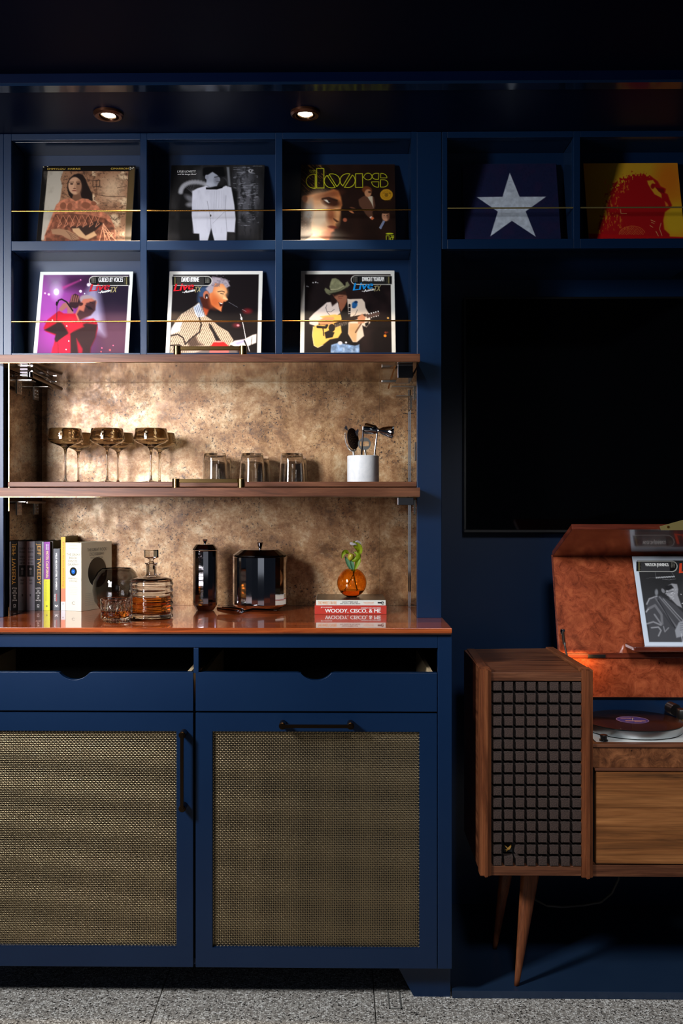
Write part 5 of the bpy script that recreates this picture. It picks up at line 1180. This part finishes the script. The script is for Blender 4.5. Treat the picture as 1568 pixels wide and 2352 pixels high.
c.poly([(175, 760), (240, 690), (400, 560), (440, 525), (600, 505), (640, 680), (580, 720), (420, 760), (330, 800), (300, 880), (180, 840)], (222, 206, 196), 8); c.poly([(740, 470), (790, 475), (960, 470), (1000, 520), (1010, 600), (1080, 720), (1075, 820), (1020, 885), (960, 860), (985, 1010), (880, 1100), (820, 1100), (750, 980), (760, 720)], (224, 204, 184), 8)
c.poly([(770, 830), (920, 830), (880, 960), (870, 1095), (820, 1090), (755, 980)], (206, 164, 118), 14); c.line([(945, 830), (860, 960)], 22, (96, 60, 40), .8); c.poly([(1000, 830), (1060, 800), (1050, 850), (1010, 880)], (20, 14, 14), 6)
for p in ([(425, 600), (440, 660), (500, 665), (550, 625)], [(440, 560), (420, 610)], [(800, 745), (860, 700), (890, 630)], [(440, 665), (490, 720)], [(605, 520), (640, 690)]): c.line(p, 6, (44, 36, 40))
c.ell(850, 555, 40, 44, (30, 92, 150), 20, .5); c.ell(840, 590, 30, 22, (34, 84, 140), 0, .5); c.ell(870, 520, 26, 20, (20, 50, 90), 0, .5); c.line([(775, 560), (775, 640), (770, 760)], 30, (28, 22, 24)); [c.line([(760, y), (795, y-8)], 8, (214, 208, 200)) for y in (600, 660, 690)]
c.poly([(610, 520), (740, 500), (700, 590), (650, 660), (620, 600)], (150, 92, 66), 8); c.poly([(520, 400), (700, 340), (740, 440), (735, 500), (680, 540), (610, 520), (560, 470)], (150, 96, 72), 9); c.poly([(520, 390), (720, 330), (735, 420), (620, 410), (545, 440)], (40, 22, 18), 14, .9)
c.line([(610, 445), (680, 432)], 12, (80, 44, 34), .8); c.line([(615, 470), (665, 462)], 10, (130, 60, 50), .9); c.poly([(500, 430), (560, 470), (600, 520), (520, 580), (500, 520)], (36, 22, 20), 12); c.poly([(735, 340), (790, 330), (800, 470), (770, 470)], (34, 20, 18), 10)
c.poly([(500, 350), (480, 300), (500, 220), (520, 175), (570, 165), (620, 190), (680, 250), (700, 290), (640, 340), (560, 360)], (128, 128, 96), 9, tex=.2); c.poly([(405, 340), (420, 310), (500, 350), (640, 335), (720, 270), (720, 235), (750, 215), (782, 270), (740, 310), (620, 370), (520, 400), (480, 420), (430, 390)], (112, 112, 84), 8, tex=.2); c.line([(500, 335), (600, 330), (695, 282)], 14, (168, 164, 128), .8); c.poly([(470, 400), (640, 360), (740, 300), (730, 340), (560, 410)], (30, 26, 20), 8)
c.poly([(235, 880), (300, 850), (440, 860), (560, 720), (640, 700), (655, 760), (640, 840), (655, 960), (600, 1040), (480, 1060), (360, 1150), (300, 1180), (240, 1150), (218, 1000)], (236, 190, 92), 8); c.poly([(340, 730), (560, 700), (640, 720), (640, 800), (560, 860), (420, 780)], (226, 170, 80), 10)
c.ell(510, 895, 48, 58, (28, 20, 20), 0, .12); c.poly([(400, 960), (470, 930), (500, 950), (550, 960), (520, 1030), (420, 1050)], (26, 20, 20), 6); c.line([(380, 905), (390, 1005)], 16, (40, 26, 20)); c.line([(235, 880), (222, 1000), (245, 1150), (300, 1178), (380, 1140)], 7, (248, 232, 190), .8)
c.poly([(540, 830), (760, 740), (1010, 690), (1015, 730), (800, 800), (560, 890)], (40, 26, 22), 6)
for k in range(11): c.line([(566+k*20, 845-k*5), (572+k*20, 895-k*6)], 6, (170, 160, 150), .8)
c.poly([(1010, 700), (1200, 650), (1222, 680), (1200, 725), (1030, 755)], (84, 64, 58), 5)
for k in range(5): c.ell(1060+k*34, 690-k*9, 9, 9, (226, 226, 226)); c.ell(1064+k*34, 752-k*9, 7, 7, (206, 206, 206))
c.poly([(300, 800), (420, 735), (540, 740), (550, 770), (480, 790), (540, 820), (460, 850), (340, 850)], (206, 140, 96), 8); c.poly([(890, 740), (960, 690), (1010, 740), (990, 820), (900, 840)], (190, 130, 96), 8); c.line([(300, 880), (420, 890), (440, 860)], 36, (24, 18, 18)); c.ell(630, 1112, 34, 26, (206, 206, 210), 0, .4); c.ell(718, 1105, 16, 14, (206, 206, 210), 0, .5)
c.frame((226, 226, 218), .040); badge(c, False, 797, 1380, 122, 262)
# --- G: white star on blue
c = Cover((68, 78), (1315, 75), (105, 1092), (1397, 1090), .907, (30, 34, 66)); COVERS['G'] = c
c.tex(90, 90, (38, 34, 66), .45, .75, None, 2); c.tex(14, 14, (22, 26, 54), .55, .7, None, 3, .6)
c.poly([(700, 198), (835, 522), (1190, 522), (918, 718), (1057, 1052), (733, 843), (443, 1046), (543, 720), (258, 526), (605, 522)], (206, 214, 226), tex=.12)
c.tex(50, 40, (176, 184, 200), .6, .75, (c.C[..., 0] > 150)*1., 4, .5)
# --- H: red and orange solarised profile
c = Cover((125, 62), (1468, 58), (222, 1175), (1630, 1170), .907, (226, 130, 24)); COVERS['H'] = c
c.ell(850, 200, 640, 420, (214, 166, 40), 0, 1.2, .9); c.ell(1480, 900, 200, 260, (224, 176, 36), 0, .8); c.ell(300, 700, 240, 600, (206, 150, 34), 0, 1.2, .8); c.ell(1350, 300, 200, 260, (222, 120, 26), 0, 1.1, .9)
n = (fbm(c.X/22, c.Y/30, 8)-.5)*190; Xs, Ys = c.X.copy(), c.Y.copy()
hm_ = (c.X < 1180); c.X = c.X+n*hm_; c.Y = c.Y+n*.8*hm_
c.poly([(760, 260), (900, 220), (1080, 240), (1200, 330), (1240, 400), (1320, 440), (1310, 500), (1350, 520), (1380, 600), (1420, 680), (1400, 720), (1320, 780), (1300, 900), (1320, 1030), (1400, 1100), (1420, 1400), (300, 1400), (360, 1060), (380, 920), (480, 820), (440, 700), (480, 560), (560, 440), (640, 320)], (176, 22, 26), 10)
c.X, c.Y = Xs, Ys
c.tex(16, 44, (226, 130, 40), .60, .70, (c.X < 800)*(c.X > 420)*(c.Y > 300)*(c.Y < 1050)*(np.hypot((c.X-900)/430, (c.Y-700)/430) > .62)*1., 9, .8)
c.poly([(1045, 320), (1130, 310), (1165, 360), (1130, 380), (1180, 430), (1260, 520), (1265, 575), (1160, 520), (1110, 450), (1060, 370)], (226, 160, 40), 8); c.ell(1130, 400, 30, 40, (160, 22, 24), 0, .4); c.poly([(1170, 420), (1290, 440), (1300, 510), (1220, 480)], (130, 20, 22), 8); c.poly([(1310, 620), (1350, 650), (1370, 690), (1330, 700)], (226, 120, 40), 8)
c.line(arc(850, 1100, 190, 118, 180, 350), 7, (226, 110, 50)); m_ = (np.hypot((c.X-840)/180, (c.Y-1100)/110) < 1)*(c.Y < 1110)
c.blend((((c.X+c.Y) % 34 < 11) | ((c.X-c.Y) % 34 < 9))*m_*.7, (214, 104, 50))
for p in ([(1120, 895), (1180, 920)], [(1130, 930), (1170, 945)], [(1110, 975), (1150, 1000)], [(1270, 940), (1250, 1020), (1290, 1120)], [(1200, 1060), (1240, 1130)], [(670, 740), (680, 800), (760, 800)]): c.line(p, 9, (236, 176, 110), .9)
c.poly([(200, 1090), (440, 1100), (1700, 1145), (1700, 1400), (200, 1400)], (190, 20, 24), 6)
# --- I: bearded singer in a leather jacket and hat, grey tones (half of it is outside the frame)
c = Cover((78, 735), (1563, 735), (270, 2115), (1811, 2115), 1., (52, 52, 54)); COVERS['I'] = c
c.ell(600, 1000, 500, 300, (40, 40, 41), 0, 1.2, .9); c.line([(438, 980), (450, 1075)], 6, (96, 96, 98)); c.line([(700, 985), (740, 1050)], 6, (110, 110, 112)); c.line([(290, 1085), (370, 1068), (450, 1072)], 5, (90, 90, 92), .8)
c.poly([(445, 1065), (560, 1050), (700, 1040), (765, 1075), (740, 1098), (560, 1095)], (40, 40, 42), 5)
for k in range(16): c.ell(455+k*19, 1070-k*1.2, 7, 13, (196, 198, 200), 20*(-1)**k, .7)
c.line([(550, 1095), (660, 1104), (760, 1088)], 6, (120, 120, 122))
c.poly([(280, 1640), (300, 1480), (340, 1400), (430, 1355), (520, 1350), (640, 1420), (760, 1500), (860, 1600), (1000, 1700), (1100, 2300), (330, 2300), (330, 1850)], (72, 72, 76), 10)
for p, w_, q_ in (([(300, 1480), (340, 1400), (460, 1360)], 22, 170), ([(430, 1380), (560, 1560), (760, 1820)], 26, 110), ([(500, 1370), (700, 1600), (860, 1780)], 20, 130), ([(560, 1400), (780, 1640), (880, 1740)], 16, 150), ([(330, 1550), (430, 1500), (530, 1640), (540, 1780)], 40, 120), ([(290, 1600), (320, 1560)], 20, 190), ([(300, 1780), (400, 1750), (520, 1800)], 24, 150), ([(370, 1840), (480, 1830), (520, 1880), (480, 1960)], 22, 160), ([(420, 1640), (520, 1780)], 26, 140), ([(560, 1620), (700, 1820)], 20, 60), ([(480, 1420), (620, 1640), (740, 1840)], 16, 40), ([(560, 1820), (580, 1900), (640, 1840)], 16, 150)): c.line(p, w_, (q_, q_, q_+4), .85, 14)
c.poly([(640, 1190), (700, 1160), (780, 1170), (800, 1250), (790, 1340), (860, 1540), (780, 1500), (700, 1420), (620, 1340), (600, 1290)], (152, 152, 156), 9); c.tex(18, 22, (206, 206, 210), .5, .7, (np.hypot((c.X-690)/100, (c.Y-1300)/110) < 1)*1., 4, .7); c.line([(620, 1300), (720, 1282)], 10, (66, 66, 70)); c.poly([(600, 1200), (690, 1180), (730, 1230), (640, 1270), (590, 1260)], (36, 36, 38), 9); c.ell(560, 1275, 24, 40, (130, 130, 134), -30, .5); c.ell(455, 1300, 26, 50, (130, 132, 136), 0, .7)
c.poly([(740, 1880), (800, 1760), (900, 1720), (1000, 1760), (900, 1960), (760, 1990)], (150, 152, 158), 9); [c.line([(820, 1780+k*32), (930, 1760+k*32)], 5, (60, 60, 64), .8) for k in range(4)]; c.line([(840, 1930), (860, 2090)], 14, (180, 182, 188))
c.ell(845, 1330, 9, 9, (206, 206, 210)); c.ell(862, 1470, 9, 9, (206, 206, 210)); c.ell(1100, 1300, 200, 200, (70, 70, 72), 0, 1.2); c.ell(780, 2080, 30, 22, (150, 150, 154), 0, .8)
c.frame((206, 216, 228), .045); badge(c, True, 160, 790, 803, 978, (56, 56, 58))

def sleeve(key, lbl, px, pyt, YT, YB, zb, size, group=None, tilt_w=0, texts=()):
    "12-inch sleeve leaning back; px = its left edge at the top edge"
    tl = P(px, pyt, YT); x0 = tl.x; x1 = x0+size; zt_ = zb+math.sqrt(size**2-(YT-YB)**2)
    t = thing('record_sleeve', lbl, 'record sleeve', ((x0+x1)/2, YB, zb), group)
    dn = Vector((0, YB-YT, zb-zt_)).normalized(); up = -dn; nrm = Vector((1, 0, 0)).cross(up)      # towards the room
    TLc = Vector((x0, YT, zt_)); th = .0032
    bm = bmesh.new(); q = [TLc-nrm*th, TLc-nrm*th+Vector((size, 0, 0)), TLc-nrm*th+Vector((size, 0, 0))+dn*size, TLc-nrm*th+dn*size]
    vs = [bm.verts.new(p) for p in q]+[bm.verts.new(p+nrm*(th-.0003)) for p in q]
    for f in ((0, 1, 2, 3), (7, 6, 5, 4), (0, 4, 5, 1), (1, 5, 6, 2), (2, 6, 7, 3), (3, 7, 4, 0)): bm.faces.new([vs[k] for k in f])
    bmesh.ops.recalc_face_normals(bm, faces=list(bm.faces)); bmesh.ops.bevel(bm, geom=list(bm.edges), offset=.0008, segments=2, affect='EDGES')
    cv = COVERS[key]; ed = cv.C[:, 0].mean(0); from_bm('cardboard', bm, cm(tuple(int(v_) for v_ in np.clip(ed*.9+14, 0, 255)), .6), t)
    Uq, Vq = cv.U.ravel(), cv.V.ravel()
    co = np.array(TLc)[None]+np.outer(.0012+Uq*(size-.0024), (1, 0, 0))+np.outer(.0012+Vq*(size-.0024), np.array(dn))
    me = bpy.data.meshes.new('printed_cover'); n = GN; me.vertices.add(n*n); me.vertices.foreach_set('co', co.ravel())
    i = np.arange(n-1); a = (i[:, None]*n+i[None]).ravel(); F4 = np.stack([a, a+n, a+n+1, a+1], 1).astype(np.int32)
    me.loops.add(len(F4)*4); me.loops.foreach_set('vertex_index', F4.ravel()); me.polygons.add(len(F4)); me.polygons.foreach_set('loop_start', np.arange(len(F4), dtype=np.int32)*4); me.update()
    ca = me.color_attributes.new('Col', 'FLOAT_COLOR', 'POINT'); s_ = np.clip(cv.C.reshape(-1, 3)/255, 0, 1); l_ = np.where(s_ <= .04045, s_/12.92, ((s_+.055)/1.055)**2.4)
    ca.data.foreach_set('color', np.concatenate([l_, np.ones((len(l_), 1))], 1).astype(np.float32).ravel())
    link('printed_cover', me, M['print'], t)
    for (s, u0, u1, v0, v1, c_, bold, shear, rot) in texts:      # v measured downwards from the top
        rt = (Vector((1, 0, 0))*math.cos(rot)+up*math.sin(rot)); u_ = (up*math.cos(rot)-Vector((1, 0, 0))*math.sin(rot))
        text(s, TLc+Vector((u0*size, 0, 0))+dn*(v1*size), rt, u_, (u1-u0)*size, (v1-v0)*size, cm(c_, .4), t, bold, shear, 'lettering', .0007)
    return t
SZ = .3125; z1s, z2s = H+.8278, H+.473
GU, GL = 'record sleeves in the upper cubbies', 'record sleeves in the lower cubbies'
W = (232, 232, 228); SC = (206, 196, 150)
def live(u, v, col, k=1.0): return [('Live', u, u+.205*k, v, v+.085*k, col, .03, .35, .12), ('from', u+.095*k, u+.125*k, v+.088*k, v+.10*k, W, .02, .2, .15), ('Austin', u+.115*k, u+.225*k, v+.075*k, v+.105*k, W, .04, .35, .2), ('TX', u+.215*k, u+.285*k, v+.035*k, v+.098*k, (150, 140, 96), .02, .35, .12)]
for args in (
  ('A', 'sepia record sleeve with a long-haired woman in a patterned shawl, upper left cubby', 98, 378, 3.27, 3.19, z1s, SZ, GU, 0, [('EMMYLOU  HARRIS', .055, .41, .030, .052, (190, 158, 66), .012, 0, 0), ('CIMARRON', .735, .925, .030, .052, (190, 158, 66), .012, 0, 0)]),
  ('B', 'black and white record sleeve with a man in a white dinner jacket and bow tie', 393.3, 378, 3.27, 3.19, z1s, SZ, GU, 0, [('LYLE LOVETT', .07, .265, .068, .092, W, .012, 0, 0), ('and his Large Band', .07, .265, .104, .126, W, .01, .3, 0), ('STEREO-DIGITAL', .905, .975, .014, .024, (120, 120, 120), 0, 0, 0)]),
  ('C', 'dark record sleeve with yellow outlined lettering over a close-up face', 691.5, 375.5, 3.27, 3.19, z1s, SZ, GU, 0, [('GOLD', .875, .95, .345, .360, (96, 64, 16), .02, 0, 0), ('AWARD', .88, .955, .43, .445, (96, 64, 16), .02, 0, 0), ('ELEKTRA', .925, .98, .832, .842, (40, 44, 10), .01, 0, 0)]),
  ('D', 'white-bordered record sleeve with a singer in a red shirt on a purple stage', 92.3, 622.5, 3.27, 3.19, z2s, SZ, GL, 0, [('GUIDED BY VOICES', .635, .895, .072, .128, (206, 206, 206), .02, 0, 0)]+live(.545, .155, (176, 20, 36))),
  ('E', 'white-bordered record sleeve with a grey-haired singer in a striped shirt and red guitar', 389, 622, 3.27, 3.19, z2s, SZ, GL, 0, [('DAVID BYRNE', .135, .32, .072, .128, W, .03, 0, 0)]+live(.055, .155, (206, 24, 36))),
  ('F', 'white-bordered record sleeve with a cowboy-hatted guitarist in a white jacket', 690.8, 619.5, 3.27, 3.19, z2s, SZ, GL, 0, [('DWIGHT YOAKAM', .655, .885, .075, .128, W, .03, 0, 0)]+live(.555, .15, (20, 140, 214))),
  ('G', 'dark blue record sleeve with a large white five-pointed star', 1061, 373, 3.27, 3.19, z1s, SZ, None, 0, [('TEXAS', .20, .38, .018, .045, (84, 30, 44), .01, 0, 0), ('FLOOD AND FRIENDS', .56, .93, .018, .04, (84, 30, 44), .01, 0, 0)]),
  ('H', 'orange record sleeve with a dark red bushy-haired profile', 1339, 369.5, 3.27, 3.19, z1s, SZ, None, 0, [('CARLOS SANTANA & BUDDY MILES! LIVE!', .42, .60, .028, .042, (190, 170, 130), .0, 0, 0)]),
):
    k, lbl, px, py, YT, YB, zb, size, gr, tw, tx = args
    if k == 'G': tx = []
    if k == 'H': tx = []
    sleeve(k, lbl, px, py, YT, YB, zb, size, gr, tw, tx)
zl = Z_(1486, 3.125, 1480)+.0005
sleeve('I', 'white-bordered grey record sleeve with a bearded man, standing on the console lid ledge', 1451, 1288, 3.268, 3.130, zl, .312, None, 0,
       [('WAYLON JENNINGS', .125, .37, .078, .128, W, .02, 0, 0)]+live(.47, .085, (216, 66, 30), 1.3))
print('script done', sum(len(o.data.polygons) for o in bpy.data.objects if o.type == 'MESH'), 'polys', len(bpy.data.objects))
